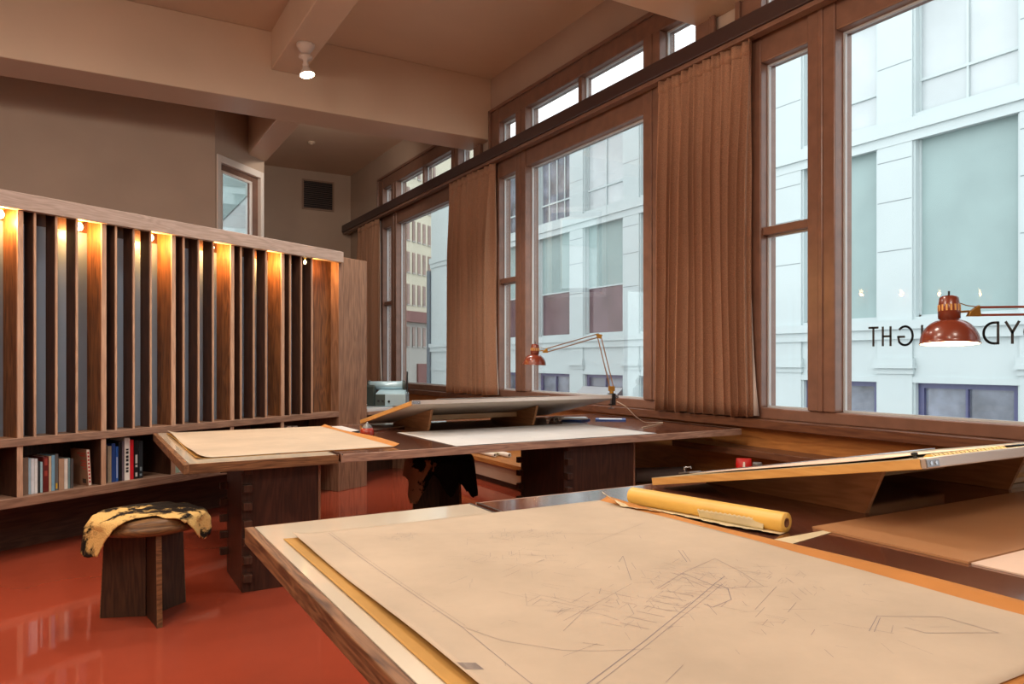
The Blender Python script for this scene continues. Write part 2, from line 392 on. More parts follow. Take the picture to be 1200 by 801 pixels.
# ---------------------------------------------------------------- tall windows
def tall_window(n, yc, label):
    r = thing('window_%d' % n, (4.5, yc, .79), label, 'window', 'tall street windows', 'structure')
    def fb(mb, y0, y1, z0, z1, x0=4.41, x1=4.58): return mb.box(x0, x1, yc+y0, yc+y1, z0, z1)
    m = MB()
    fb(m, -HW, -1.68, .79, 4.31); fb(m, 1.68, HW, .79, 4.31)
    fb(m, -1.68, 1.68, .79, .872); fb(m, -1.68, 1.68, 3.46, 3.775); fb(m, -1.68, 1.68, 4.14, 4.31)
    m.build('frame', 'frame', r, .008)
    m = MB()
    for s in (-1, 1):
        m.box(4.385, 4.412, yc+s*1.89-.025, yc+s*1.89+.025, .79, 4.335)
    m.box(4.385, 4.412, yc-1.915, yc+1.915, 4.305, 4.345)
    m.build('casing', 'frame', r, .006)
    for s in (-1, 1):
        a, b = sorted((s*1.035, s*1.255))
        mm = fb(MB(), a, b, .872, 4.14, 4.395, 4.58); fb(mm, (a+b)/2-.02, (a+b)/2+.02, .872, 4.14, 4.385, 4.4)
        mm.build('mullion', 'frame', r, .01)
        a, b = sorted((s*1.255, s*1.68))
        fb(MB(), a, b, 2.165, 2.225, 4.43, 4.56).build('middle_rail', 'frame', r, .006)
    fb(MB(), -.03, .03, 3.775, 4.14, 4.43, 4.56).build('clerestory_bar', 'frame', r, .006)
    panes = [(-1.68, -1.255, .872, 2.165), (-1.68, -1.255, 2.225, 3.46), (1.255, 1.68, .872, 2.165), (1.255, 1.68, 2.225, 3.46), (-1.035, 1.035, .872, 3.46),
             (-1.68, -1.255, 3.775, 4.14), (1.255, 1.68, 3.775, 4.14), (-1.035, -.03, 3.775, 4.14), (.03, 1.035, 3.775, 4.14)]
    for y0, y1, z0, z1 in panes:
        p = fb(MB(), y0, y1, z0, z1, 4.509, 4.515).build('pane', 'glass', r)
        w = .014; m = MB()
        for a in ((y0, y1, z0, z0+w), (y0, y1, z1-w, z1), (y0, y0+w, z0+w, z1-w), (y1-w, y1, z0+w, z1-w)): fb(m, *a, 4.485, 4.508)
        m.build('bead', 'bead', p)
    return r
wlab = {3: 'farthest tall brown framed street window, beside the bookcase end', 2: 'middle tall brown framed street window, behind the lamp with angled arm',
        1: 'nearest tall brown framed street window, with dark lettering on its glass'}
wins = {}
for n, yc in ((3, WY[3]), (2, WY[2]), (1, WY[1])):
    wins[n] = tall_window(n, yc, wlab[n])
tall_window(5, WY[0], 'tall brown framed street window beyond the lettered one, behind the camera')
# lettering, seen from behind, on the near window
def strokes(ch):
    arc = lambda cx, cy, rx, ry, a0, a1, n=14: [(cx+rx*math.cos(math.radians(a0+(a1-a0)*i/n)), cy+ry*math.sin(math.radians(a0+(a1-a0)*i/n))) for i in range(n+1)]
    return {'L': [[(0, 1), (0, 0), (.5, 0)]], 'O': [arc(.5, .5, .5, .5, 0, 360, 28)], 'Y': [[(0, 1), (.32, .5), (.64, 1)], [(.32, .5), (.32, 0)]],
            'D': [[(0, 0), (0, 1), (.2, 1)]+arc(.2, .5, .5, .5, 90, -90)+[(0, 0)]], 'W': [[(0, 1), (.22, 0), (.45, .8), (.68, 0), (.9, 1)]],
            'R': [[(0, 0), (0, 1), (.28, 1)]+arc(.28, .75, .24, .25, 90, -90)+[(0, .5)], [(.25, .5), (.55, 0)]],
            'I': [[(0, 0), (0, 1)]], 'G': [arc(.5, .5, .5, .5, 45, 320, 22)+[(.95, .45), (.55, .45)]],
            'H': [[(0, 0), (0, 1)], [(.5, 0), (.5, 1)], [(0, .5), (.5, .5)]], 'T': [[(.28, 0), (.28, 1)], [(0, 1), (.56, 1)]]}[ch]
m = MB(); LH = .118; zb = 1.322
def put(ch, ystart, w):
    S = strokes(ch); mx = max(p[0] for s in S for p in s) or 1
    for s in S:
        for a, b in zip(s[:-1], s[1:]):
            pa = Vector((4.504, ystart+a[0]/mx*w, zb+a[1]*LH)); pb = Vector((4.504, ystart+b[0]/mx*w, zb+b[1]*LH))
            d = (pb-pa).normalized()*.005
            m.bar(pa-d, pb+d, .014, .002, up=(1, 0, 0))
# reading from the street: increasing Y (right to left seen from inside)
for ch, y, w in (('L', 1.70, .055), ('L', 1.83, .055), ('O', 1.975, .145), ('Y', 2.150, .066), ('D', 2.258, .078),
                 ('W', 2.42, .12), ('R', 2.585, .06), ('I', 2.699, 0.001), ('G', 2.759, .095), ('H', 2.906, .053), ('T', 2.995, .061)):
    put(ch, y, w)
m.build('lettering', 'letter', wins[1])

# small window in the angled wall
r = thing('window_4', cw(.53, 0, 2.3), 'small white framed window high in the angled wall above the bookcase', 'window', None, 'structure')
def cbox(mb, t0, t1, o0, o1, z0, z1): return mb.obox(cw((t0+t1)/2, (o0+o1)/2, (z0+z1)/2), CD, CN, (0, 0, 1), ((t1-t0)/2, (o1-o0)/2, (z1-z0)/2))
m = MB()
for a in ((.03, .10, -.02, .14, 2.3, 3.83), (.96, 1.03, -.02, .14, 2.3, 3.83), (.10, .96, -.02, .14, 3.74, 3.83), (.10, .96, -.02, .14, 2.3, 2.38)): cbox(m, *a)
m.build('frame', 'whiteframe', r, .006)
m = MB()
for a in ((.10, .17, .03, .09, 2.38, 3.74), (.80, .96, .03, .09, 2.38, 3.74), (.17, .80, .03, .09, 3.64, 3.74), (.17, .80, .03, .09, 2.38, 2.46)): cbox(m, *a)
m.build('sash', 'frame', r, .006)
m = MB()
for a in ((.155, .185, .02, .045, 2.44, 3.66), (.785, .815, .02, .045, 2.44, 3.66), (.155, .815, .02, .045, 3.63, 3.66)): cbox(m, *a)
m.build('sash_trim', 'whiteframe', r, .004)
cbox(MB(), .17, .80, .057, .063, 2.46, 3.64).build('pane', 'glass', r)

# curtain rail
r = thing('curtain_rail', (4.35, 6.8, 3.63), 'long dark curtain rail running in front of the tall windows', 'curtain rail')
bx(4.27, 4.385, -2.9, 13.84, 3.668, 3.80).build('valance', 'rail', r, .008)
bx(4.29, 4.37, -2.9, 13.84, 3.632, 3.668).build('track', 'frame', r, .004)
for y in (.35, 4.3, 8.46, 13.2): bx(4.385, 4.45, y-.02, y+.02, 3.70, 3.77).build('bracket', 'rail', r)

# curtains
def curtain(y0, y1, nf, seed, label, lining_end=None, squeeze=.9):
    rnd = random.Random(seed); zt, zb = 3.628, .80
    L = y1-y0; ph = [rnd.uniform(-.5, .5) for _ in range(nf*4+8)]
    def f(u, v):
        z = zt+(zb-zt)*v
        k = 1-(1-squeeze)*math.sin(v*PI)*.6
        y = (y0+y1)/2+(u-.5)*L*k
        a = u*nf
        a += .55*noise.noise(Vector((a*.45, seed, v*.35)))
        a = max(0., a); i = int(a); ja = (ph[i]+(ph[i+1]-ph[i])*(a-i))*1.6
        amp = (.016+.030*min(1, v*3))*(.95+.7*noise.noise(Vector((u*nf*.6, seed+7, v*.6))))
        fine = (.008*math.cos(u*nf*4*PI+seed))*max(0, 1-v*7)
        q = 2*PI*(a+.22*ja)
        x = 4.33+amp*1.35*(math.sin(q)+.28*math.sin(2*q+.6))+fine+.006*math.sin(v*5+u*9)
        y += (.020*math.sin(2*q+.4)+.012*math.sin(q+1.4))*min(1, v*3)
        z += .004*math.sin(u*31) if v > .98 else 0
        return (x, y, z)
    nu = nf*20
    MBo = MB(); MBo.grid(f, nu, 26)
    r = thing('curtain', (4.315, (y0+y1)/2, zb), label, 'curtain', 'brown linen curtains')
    MBo.build('panel', 'curtain', r, solid=.004)
    h = MB(); h.grid(lambda u, v: tuple(Vector(f(u, v*.035))+Vector((-.006, 0, 0))), nu, 3)
    h.build('pleated_heading', 'curtain', r, solid=.003)
    if lining_end is not None:
        ye = y0 if lining_end < 0 else y1
        w = MB()
        w.grid(lambda u, v: (4.375+.012*math.sin(u*4), ye-lining_end*(.05+.05*u-.085*v**5), zt-.02+(zb-zt+.03)*v), 5, 14)
        w.build('lining', 'lining', r, solid=.002)
    return r
curtain(3.90, 4.93, 11, 3, 'widest brown linen curtain, hanging between the two nearest windows', -1)
curtain(7.90, 9.15, 9, 5, 'brown linen curtain hanging behind the raised drawing board', -1)
curtain(11.95, 12.95, 7, 9, 'narrow brown linen curtain at the far end, beside the bookcase end panel', -1)

# air vent and detector
r = thing('air_vent', (3.82, 13.85, 4.07), 'dark slatted air vent high on the end wall', 'air vent')
m = MB()
for a in ((3.52, 4.12, 4.045, 4.075), (3.52, 4.12, 4.575, 4.605), (3.52, 3.55, 4.075, 4.575), (4.09, 4.12, 4.075, 4.575)): m.box(a[0], a[1], 13.825, 13.85, a[2], a[3])
m.build('frame', 'ventframe', r)
bx(3.55, 4.09, 13.843, 13.85, 4.075, 4.575).build('backing', 'black', r)
m = MB()
for i in range(14): m.obox((3.82, 13.837, 4.095+i*.0355), (1, 0, 0), (0, .8, .6), (0, -.6, .8), (.27, .010, .002))
m.build('slats', 'vent', r)
r = thing('smoke_detector', (3.2, 12.0, CZ), 'small round ceiling disc above the far end', 'smoke detector')
MB().lathe((3.2, 12.0, CZ), (0, 0, -1), [(.0, .0), (.06, .0), (.06, .02), (.045, .035), (0, .035)], 20).build('housing', 'ceil', r)
MB().lathe((3.2, 12.0, CZ-.035), (0, 0, -1), [(.03, 0), (.028, .012), (0, .014)], 16).build('sensor', 'beam', r)

# ceiling spot
r = thing('ceiling_spotlight', (1.91, 7.37, 4.355), 'white porcelain spotlight with a lit bulb under the painted beam', 'spotlight')
P = Vector((1.91, 7.37, 4.355))
MB().lathe(P, (0, 0, -1), [(0, 0), (.088, 0), (.088, .022), (.062, .062), (.032, .10), (0, .10)]).build('base', 'porcelain', r)
MB().lathe(P-Vector((0, 0, .10)), (0, 0, -1), [(.030, 0), (.062, .012), (.068, .03), (.060, .046), (.026, .055), (.022, .085), (.03, .1), (.03, .125), (0, .125)]).build('socket', 'porcelain', r)
ax = Vector((.12, -.18, -1)).normalized(); q = P-Vector((0, 0, .21))
b = MB().lathe(q, ax, [(.022, 0), (.034, .03), (.066, .075), (.074, .095), (.072, .10)], 28).build('bulb', 'porcelain', r)
MB().lathe(q+ax*.099, ax, [(.070, 0), (.05, .006), (0, .009)], 28).build('bulb_face', 'spotface', b)
SPOT = q+ax*.13; SPOTAX = ax

# ================================================================= BOOKCASE (60 degrees to the windows)
B0 = Vector((-.427, 5.363, 0)); BD = Vector((math.cos(A60), math.sin(A60), 0)); BN = Vector((-BD.y, BD.x, 0))
def bk(s, o, z): return B0+BD*s+BN*o+Vector((0, 0, z))
def bb(mb, s0, s1, o0, o1, z0, z1): return mb.obox(bk((s0+s1)/2, (o0+o1)/2, (z0+z1)/2), BD, BN, (0, 0, 1), ((s1-s0)/2, (o1-o0)/2, (z1-z0)/2))
SL = -1.46
r = thing('bookcase', bk(1, .2, 0), 'long angled wooden bookcase with tall fins and small lights under its top', 'bookcase')
bb(MB(), SL, 2.925, -.025, .03, 2.142, 2.245).build('fascia', 'bkL', r, .004)
bb(MB(), SL, 2.9, .03, .42, 2.20, 2.225).build('top_board', 'bkS', r)
bb(MB(), 2.886, 3.28, .0, .42, 0, 2.20).build('end_panel', 'bkE', r, .004)
bb(MB(), SL, 2.886, -.005, .42, .700, .752).build('shelf', 'bkS', r, .004)
bb(MB(), SL, 2.886, -.005, .40, .330, .390).build('shelf', 'bkS', r, .004)
bb(MB(), SL, 2.886, .36, .42, 0, .330).build('base', 'toe', r)
bb(MB(), SL, 2.886, .38, .42, .39, .70).build('lower_back', 'bkD', r)
ups = [.114+.523*k for k in range(-3, 5)]
for s in ups:
    u = bb(MB(), s-.016, s+.016, .012, .17, .752, 2.20).build('upright', 'bkZ', r)
    bb(MB(), s-.016, s+.016, .0, .012, .752, 2.142).build('edge_strip', 'bkLZ', u)
    u = bb(MB(), s-.016, s+.016, .012, .38, .39, .70).build('lower_upright', 'bkD', r)
    bb(MB(), s-.016, s+.016, .004, .012, .39, .70).build('edge_strip', 'bkLZ', u)
for s in ups:
    for d in (.085, .214, .343):
        u = bb(MB(), s+d-.006, s+d+.006, .012, .115, .752, 2.20).build('fin', 'bkD', r)
        bb(MB(), s+d-.006, s+d+.006, .0, .012, .752, 2.142).build('edge_strip', 'bkLZ', u)
bb(MB(), SL, 2.56, .171, .18, .752, 2.09).build('grey_back', 'bkBack', r)['label'] = 'frosted grey blue panel seen between the fins'
bb(MB(), SL, 2.886, .17, .20, 2.09, 2.20).build('back_header', 'bkD', r)
bb(MB(), 2.56, 2.886, .10, .20, .752, 2.20).build('end_back', 'bkZ', r)
bulbs = [.009-.523, .009, .488, 1.0, 1.518, 2.03, 2.53]
for s in bulbs:
    s2 = s+.03
    h = MB().lathe(bk(s2, .085, 2.20), (0, 0, -1), [(0, 0), (.03, 0), (.03, .05), (.02, .062), (0, .062)], 18).build('lamp_holder', 'brasspart', r)
    MB().lathe(bk(s2, .085, 2.138), (0, 0, -1), [(.012, 0), (.02, .01), (.025, .025), (.02, .042), (.008, .05), (0, .051)], 18).build('bulb', 'bulbs', h)

# counter beyond the end panel
r = thing('side_counter', bk(3.9, .5, 0), 'pale topped counter beyond the bookcase end, below the far window', 'counter')
bb(MB(), 3.284, 4.44, -.005, .62, .722, .752).build('counter_top', 'desktop', r, .003)
bb(MB(), 3.284, 4.44, -.01, .62, .690, .722).build('front_rail', 'bkS', r, .003)
bb(MB(), 4.36, 4.44, .02, .60, 0, .69).build('leg_panel', 'bkE', r)
bb(MB(), 3.284, 4.36, .56, .60, 0, .69).build('back_panel', 'bkD', r)

# books on the bottom shelf
def book(s0, s1, ztop, col, label, depth=.17, front=.05, lean=0., edge=None, group=None, mark=None, band=None):
    z0 = .3905; w = s1-s0
    sh = Matrix.Identity(3)
    def pt(a, o, z): return bk(s0+a+lean*(z-z0), front+o, z)
    h = ztop-z0
    r = thing('book', bk(s0+w/2, front+depth/2, z0), label, 'book', group)
    cv = plain('book_cover', col, .45, var=.06, vscale=20)
    def hexa(a0, a1, o0, o1, z1, z2):
        v = [pt(a, o, z) for z in (z1, z2) for o in (o0, o1) for a in (a0, a1)]
        return MB().add(v, [(0, 2, 3, 1), (4, 5, 7, 6), (0, 1, 5, 4), (2, 6, 7, 3), (0, 4, 6, 2), (1, 3, 7, 5)])
    t = min(.003, w*.15)
    cm = hexa(0, w, 0, .004, z0, ztop)
    for a0, a1 in ((0, t), (w-t, w)):
        e = hexa(a0, a1, .004, depth, z0, ztop); cm.add(e.v, e.f)
    cm.build('cover', cv, r)
    hexa(t, w-t, .004, depth-.004, z0+.003, ztop-.004).build('pages', 'packwhite', r)
    if mark:
        mm = MB()
        for za, zb_ in mark[1]:
            e = hexa(w*.25, w*.75, -.0008, 0, z0+h*za, z0+h*zb_); mm.add(e.v, e.f)
        mm.build('spine_marks', plain('spine_mark', mark[0], .5), r)
    return r
G1 = 'books on the left half of the bottom shelf'
for a in [(.152, .184, .622, (118, 98, 84), 'grey brown book, first at the left end of the bottom shelf row'),
          (.186, .199, .614, (150, 178, 196), 'thin pale blue book next to the first grey brown one'),
          (.201, .219, .611, (206, 214, 224), 'white book third from the left on the bottom shelf'),
          (.221, .239, .608, (214, 220, 226), 'white book just left of the thin black one on the bottom shelf'),
          (.241, .254, .590, (42, 44, 50), 'thin black book between the white books and the dark red one'),
          (.256, .269, .584, (150, 188, 200), 'thin pale teal book left of the dark red one'),
          (.272, .306, .615, (96, 30, 26), 'dark red and black book in the left half of the bottom shelf'),
          (.308, .322, .615, (196, 178, 150), 'tan book just right of the dark red one'),
          (.324, .343, .618, (120, 166, 196), 'sky blue book in the middle of the left row'),
          (.345, .365, .623, (92, 92, 92), 'dark grey book right of the sky blue one'),
          (.370, .402, .590, (170, 140, 116), 'tan book standing with a wide plain spine, right of the dark grey one'),
          (.404, .425, .587, (216, 212, 208), 'white spined book beside the wide tan one'),
          (.427, .440, .590, (104, 132, 138), 'thin teal grey book near the leaning brown one'),
          (.443, .461, .584, (74, 74, 76), 'dark grey book touching the gap before the leaning brown one')]:
    book(*a, group=G1, mark=((196, 160, 40), [(.05, .2)]) if a[0] == .345 else ((150, 60, 50), [(.45, .6), (.75, .95)]) if a[0] == .272 else None)
# face-out leaning brown book with pale spine
z0 = .3905; r = thing('book', bk(.56, .12, z0), 'large brown book leaning with its lettered cover showing', 'book', G1)
def lb(a0, a1, o0, o1, zz0, zz1):
    v = [bk(a-.06*(z-z0)+.0, o, z) for z in (zz0, zz1) for o in (o0, o1) for a in (a0, a1)]
    return MB().add(v, [(0, 2, 3, 1), (4, 5, 7, 6), (0, 1, 5, 4), (2, 6, 7, 3), (0, 4, 6, 2), (1, 3, 7, 5)])
cv = plain('brown_cover', (150, 112, 88), .5, var=.05, vscale=15)
cm = lb(.560, .563, .05, .235, z0, .632); e = lb(.580, .583, .05, .235, z0, .632); cm.add(e.v, e.f); cm.build('cover', cv, r)
lb(.563, .580, .05, .23, z0+.002, .630).build('pages', 'packwhite', r)
m = MB()
for z, o0, o1 in ((.60, .06, .16), (.585, .06, .13), (.55, .06, .12), (.535, .06, .11), (.52, .06, .125), (.50, .06, .1)):
    e = lb(.5592, .560, o0, o1, z, z+.007); m.add(e.v, e.f)
m.build('cover_text', plain('red_text', (190, 70, 56), .6), r)
m = lb(.5592, .560, .07, .11, .405, .435); m.build('barcode_block', plain('barcode', (70, 56, 48), .6), r)
m = MB()
for i in range(9):
    e = lb(.566, .577, .0495, .05, z0+.02+i*.024, z0+.034+i*.024); m.add(e.v, e.f)
m.build('spine_pattern', plain('red_spine_pattern', (176, 50, 50), .6), r)
G2 = 'books in the middle of the bottom shelf'
tx = [(.18, .24), (.26, .30), (.34, .40), (.44, .50), (.52, .58), (.62, .68), (.70, .74)]
for a in [(.655, .690, .648, (44, 42, 44), 'dark book standing against the middle upright'),
          (.692, .719, .640, (150, 138, 120), 'grey tan book left of the two blue books'),
          (.722, .747, .655, (32, 62, 128), 'taller blue book of the pair in the middle of the bottom shelf'),
          (.750, .768, .632, (40, 84, 160), 'shorter brighter blue book of the pair in the middle'),
          (.770, .794, .660, (22, 22, 26), 'black book right of the two blue ones'),
          (.796, .811, .665, (104, 96, 108), 'thin grey violet book left of the tall white one'),
          (.814, .852, .686, (228, 226, 222), 'tallest white book with dark letters down its spine'),
          (.855, .880, .668, (204, 32, 44), 'bright red book beside the tallest white one'),
          (.886, .916, .663, (24, 24, 28), 'black book with white spine marks right of the red one'),
          (.920, .950, .655, (34, 42, 48), 'dark slate book at the right end of the middle row')]:
    mk = ((40, 40, 44), tx) if a[0] == .814 else ((190, 190, 188), [(.06, .16), (.3, .36), (.4, .62)]) if a[0] == .886 else ((130, 150, 160), [(.06, .12), (.2, .3)]) if a[0] == .920 else ((150, 170, 210), [(.1, .7)]) if a[0] == .750 else None
    book(*a, group=G2, mark=mk)
G3 = 'pale books half hidden behind the far table corner'
for a in [(1.190, 1.212, .62, (214, 214, 206), 'white book leftmost behind the far table corner'),
          (1.214, 1.240, .61, (176, 206, 186), 'pale green book behind the far table corner'),
          (1.242, 1.270, .62, (208, 214, 210), 'white book rightmost behind the far table corner')]:
    book(*a, group=G3)
for a in [(2.30, 2.35, .655, (206, 204, 200), 'white book far right on the bottom shelf, glimpsed above the far table'),
          (2.36, 2.42, .65, (186, 178, 170), 'grey white book glimpsed above the far table near the bookcase end')]:
    book(*a, group='pale books glimpsed above the far table')

# ================================================================= TABLES
TZ = .71
def drafting_table(y0, y1, label):
    X0, XJ, X1 = .43, 1.225, 4.30
    r = thing('drafting_table', (2.3, (y0+y1)/2, 0), label, 'table', 'long drafting tables')
    lf = MB().box(X0, X0+.028, y0, y1, TZ-.05, TZ)
    lf.build('leaf_edge', 'tabY', r, .003)
    m = MB(); m.box(X0+.028, XJ-.014, y0, y0+.02, TZ-.05, TZ); m.box(X0+.028, XJ-.014, y1-.02, y1, TZ-.05, TZ); m.box(X0+.028, XJ-.014, y0+.02, y1-.02, TZ-.05, TZ-.004)
    m.build('leaf_core', 'tabX', r, .002)
    bx(X0+.028, XJ-.03, y0+.012, y1-.012, TZ-.004, TZ+.0006).build('cream_inlay', 'cream', r)['label'] = 'glossy cream laminate of the table leaf'
    m = MB(); m.box(XJ-.028, XJ-.020, y0, y1, TZ-.006, TZ+.001); m.box(XJ+.002, XJ+.010, y0, y1, TZ-.006, TZ+.001)
    m.build('joint_strip', 'steelstrip', r)
    bx(XJ, X1, y0+.012, y1-.012, TZ-.042, TZ).build('tabletop', 'tabTop', r)['label'] = 'glossy dark brown laminate top'
    m = MB(); m.box(XJ, X1, y0, y0+.012, TZ-.046, TZ); m.box(XJ, X1, y1-.012, y1, TZ-.046, TZ); m.box(X1, X1+.012, y0, y1, TZ-.046, TZ)
    m.build('edge_band', 'tabEdge', r, .002)
    return r
def support(r, x0, x1, y0, y1):
    t = .038; zt = TZ-.05
    n = 7; hh = zt/(2*n)
    bx(x0, x1, y0, y0+t, 0, zt).build('front_panel', 'support', r, .002)
    s = bx(x0, x0+t, y0+t, y1-t, 0, zt).build('side_panel', 'support', r, .002)
    bx(x0, x1, y1-t, y1, 0, zt).build('rear_panel', 'support', r, .002)
    bx(x1-t, x1, y0+t, y1-t, 0, zt).build('side_panel', 'support', r, .002)
    for k in range(n):
        z = .06+k*2*hh
        bx(x0+.003, x0+t+.008, y0-.042, y0+.001, z, z+hh*.85).build('finger_tenon', 'bkD', r, .003)
        if k: bx(x0-.042, x0+.001, y1-t, y1-.002, z-hh, z-hh*.15).build('finger_tenon', 'bkD', r, .003)
    bx(x1+.0, x1+.012, y0-.004, y0+.02, 0, zt).build('corner_strip', 'bkE', r)
tf = drafting_table(3.975, 5.80, 'far drafting table with pale drawings and a raised drawing board')
support(tf, .725, 1.13, 4.09, 4.55); support(tf, 2.77, 3.36, 4.09, 4.65)
tn = drafting_table(.50, 2.378, 'near drafting table holding the largest drawing')
support(tn, .80, 1.2, .62, 1.1); support(tn, 2.77, 3.36, 1.65, 2.2)

# ================================================================= DRAWING BOARDS
def drawing_board(x0, x1, yl, yh, label):
    r = thing('drawing_board', ((x0+x1)/2, (yl+yh)/2, TZ), label, 'drawing board', 'tilted drawing boards')
    zl, zh = TZ+.036, TZ+.244
    L = Vector((0, yh-yl, zh-zl)); ln = L.length; d = L.normalized(); nrm = Vector((1, 0, 0)).cross(d)
    if nrm.z < 0: nrm = -nrm
    o = Vector((0, yl, zl))
    def P(x, t, h): return Vector((x, 0, 0))+o+d*t+nrm*h
    def ob(mb, xa, xb, ta, tb, ha, hb): return mb.obox(P((xa+xb)/2, (ta+tb)/2, (ha+hb)/2), (1, 0, 0), d, nrm, ((xb-xa)/2, (tb-ta)/2, (hb-ha)/2))
    ob(MB(), x0+.018, x1-.018, 0, ln-.02, -.028, -.002).build('board', 'brdBot', r)
    ob(MB(), x0, x0+.018, 0, ln-.012, -.03, -.001).build('side_edge', 'brdEdge', r, .002); ob(MB(), x1-.018, x1, 0, ln-.012, -.03, -.001).build('side_edge', 'brdEdge', r, .002)
    ob(MB(), x0, x1, 0, ln-.02, -.0015, 0).build('top_sheet', 'brdTop', r)
    ob(MB(), x0, x1, ln-.02, ln, -.03, .001).build('metal_edge', 'brdMetal', r, .004)
    for x in (x0, x1-.06):
        b = ob(MB(), x, x+.06, ln-.001, ln+.003, -.026, -.004).build('corner_bracket', 'bracket', r, .001)
        m = MB()
        for dx in (.018, .042): m.cyl(P(x+dx, ln+.003, -.015), P(x+dx, ln+.0055, -.015), .0055, n=10)
        m.build('screw', 'steel', b)
    for x in (x0+.264, x1-.59):
        # wedge: slanted front edge leaning towards the high side
        tf_, tt = .735, .86
        ybot = yl+(yh-yl)*.68
        poly = [P(x, .04, -.031), P(x, tt, -.031)]
        q0 = Vector((x, ybot, TZ+.0005)); q1 = Vector((x, yl+(yh-yl)*.03, TZ+.0005))
        poly = [q1, q0, P(x, .83*ln/1.13, -.031), P(x, .10, -.031)]
        MB().prism(poly, (.02, 0, 0)).build('wedge_support', 'wedge', r, .001)
    ym = yl+(yh-yl)*.46
    zz = zl+(zh-zl)*.46-.035
    bx(x0+.286, x1-.592, ym, ym+.018, TZ+.055, zz-.004).build('cross_rail', 'railpine', r, .001)
    return r, P, d, nrm, ln
bf, PF, dF, nF, lnF = drawing_board(1.93, 3.69, 5.77, 4.68, 'raised drawing board on the far table, its pale underside showing')
bn, PN, dN, nN, lnN = drawing_board(2.0, 3.76, 2.32, 1.19, 'raised drawing board on the near table, in front of the lettered window')

def sheet_on(P, name, x0, x1, t0, t1, h, mat, label, cat, group=None, curl=0., n=14):
    m = MB()
    m.grid(lambda u, v: tuple(P(x0+(x1-x0)*u, t0+(t1-t0)*v, h+curl*max(0, v-.75)**2*16+.0006*math.sin(u*9))), 8, n)
    o = m.build(name, mat, None, solid=.0008); return tag(o, label, cat, group)
sheet_on(PF, 'drawing_sheet', 2.12, 3.05, .35, lnF-.006, .003, 'paperWhite', 'white sheet just showing over the top edge of the far drawing board', 'paper', None, .004)
sheet_on(PN, 'drawing_sheet', 2.015, 2.9, .22, lnN-.10, .0055, 'paperPink', 'pinkish sheet lying on the near drawing board', 'paper', None, .003)
o = MB(); o.obox(PN(2.62, .62, .0022), (1, 0, 0), dN, nN, (.46, .38, .0010)); tag(o.build('mounting_card', 'black'), 'dark card lying under the pinkish sheet on the near board', 'card')
# parallel rule at the low end, scale ruler, knob
r = thing('straightedge', PN(2.4, .12, .001), 'steel parallel rule across the low end of the near drawing board', 'straightedge')
o = MB(); o.obox(PN(2.88, .16, .006), (1, 0, 0), dN, nN, (.80, .025, .002)); o.build('blade', 'steel', r)
o = MB(); o.obox(PN(2.06, .16, .010), (1, 0, 0), dN, nN, (.03, .03, .0025)); o.tube([PN(2.045, .15, .012), PN(2.045, .15, .03), PN(2.06, .17, .03), PN(2.06, .17, .024)], .003); o.build('end_clip', 'bracket', r)
r = thing('scale_ruler', PN(2.33, lnN-.05, .0), 'yellow scale ruler with dark marks along the high edge of the near board', 'ruler')
a, b = PN(2.10, lnN-.05, .0008), PN(2.545, lnN-.075, .0008); dd = (b-a).normalized(); side = nN.cross(dd)
MB().prism([a-side*.016, a+side*.016, a+side*.006+nN*.007, a-side*.006+nN*.007], b-a).build('body', 'ruler', r)
m = MB()
for i in range(18):
    for sg in (-1, 1):
        c = a+(b-a)*((i+.5)/18)+side*.011*sg+nN*.0035
        nn = (side*.57*sg+nN*.82).normalized(); tt_ = dd.cross(nn)
        m.obox(c+nn*.0004, dd, tt_, nn, (.0012, .003 if i % 2 else .005, .0004))
m.build('graduation_marks', 'ruler_mark', r)
r = thing('board_knob', PN(2.04, lnN-.035, 0), 'small dark knob on the near board beside the yellow ruler', 'knob')
MB().lathe(PN(2.035, lnN-.05, .0005), nN, [(.0, 0), (.007, 0), (.005, .005), (.004, .008), (.009, .010), (.009, .016), (0, .018)], 14).build('knob_head', 'knob', r)

# ================================================================= LARGE DRAWINGS
def flat_sheet(x0, x1, y0, y1, z, wav, seed, cl=0., cr=0., cw_=.05, skew=0., nx=60, ny=60):
    def f(u, v):
        x = x0+(x1-x0)*u+skew*(v-.5); y = y0+(y1-y0)*v
        w = wav*(noise.noise(Vector((x*2.1, y*2.1, seed)))+.5*noise.noise(Vector((x*5, y*5, seed+3)))+.7)
        dl = (x-x0)/cw_; dr = (x1-x)/cw_
        e = .0
        if cl and dl < 1: e += cl*(1-max(dl, 0))**2*(.8+.3*math.sin(y*5+seed))
        if cr and dr < 1: e += cr*(1-max(dr, 0))**2*(.8+.3*math.sin(y*4+seed))
        return Vector((x, y, z+max(w, 0)+e))
    m = MB(); m.grid(lambda u, v: tuple(f(u, v)), nx, ny)
    return m, f
def line_on(m, f, pts, x0, x1, y0, y1, w=.0012):
    """pencil strokes laid on the sheet surface"""
    P = []; w *= .62
    for (a, b) in zip(pts[:-1], pts[1:]):
        L = math.dist(a, b); n = max(1, int(L/.03))
        for i in range(n): P.append((a[0]+(b[0]-a[0])*i/n, a[1]+(b[1]-a[1])*i/n))
    P.append(pts[-1])
    for p, q in zip(P[:-1], P[1:]):
        d = Vector((q[0]-p[0], q[1]-p[1], 0))
        if d.length < 1e-6: continue
        n = Vector((-d.y, d.x, 0)).normalized()*w/2
        vs = []
        for (x, y), sg in ((p, -1), (p, 1), (q, 1), (q, -1)):
            g = f((x-x0)/(x1-x0), (y-y0)/(y1-y0)); vs.append((x+sg*n.x, y+sg*n.y, g.z+.0009))
        m.add(vs, [(0, 1, 2, 3)])
NX0, NX1, NY0, NY1 = .525, 1.635, .62, 2.17
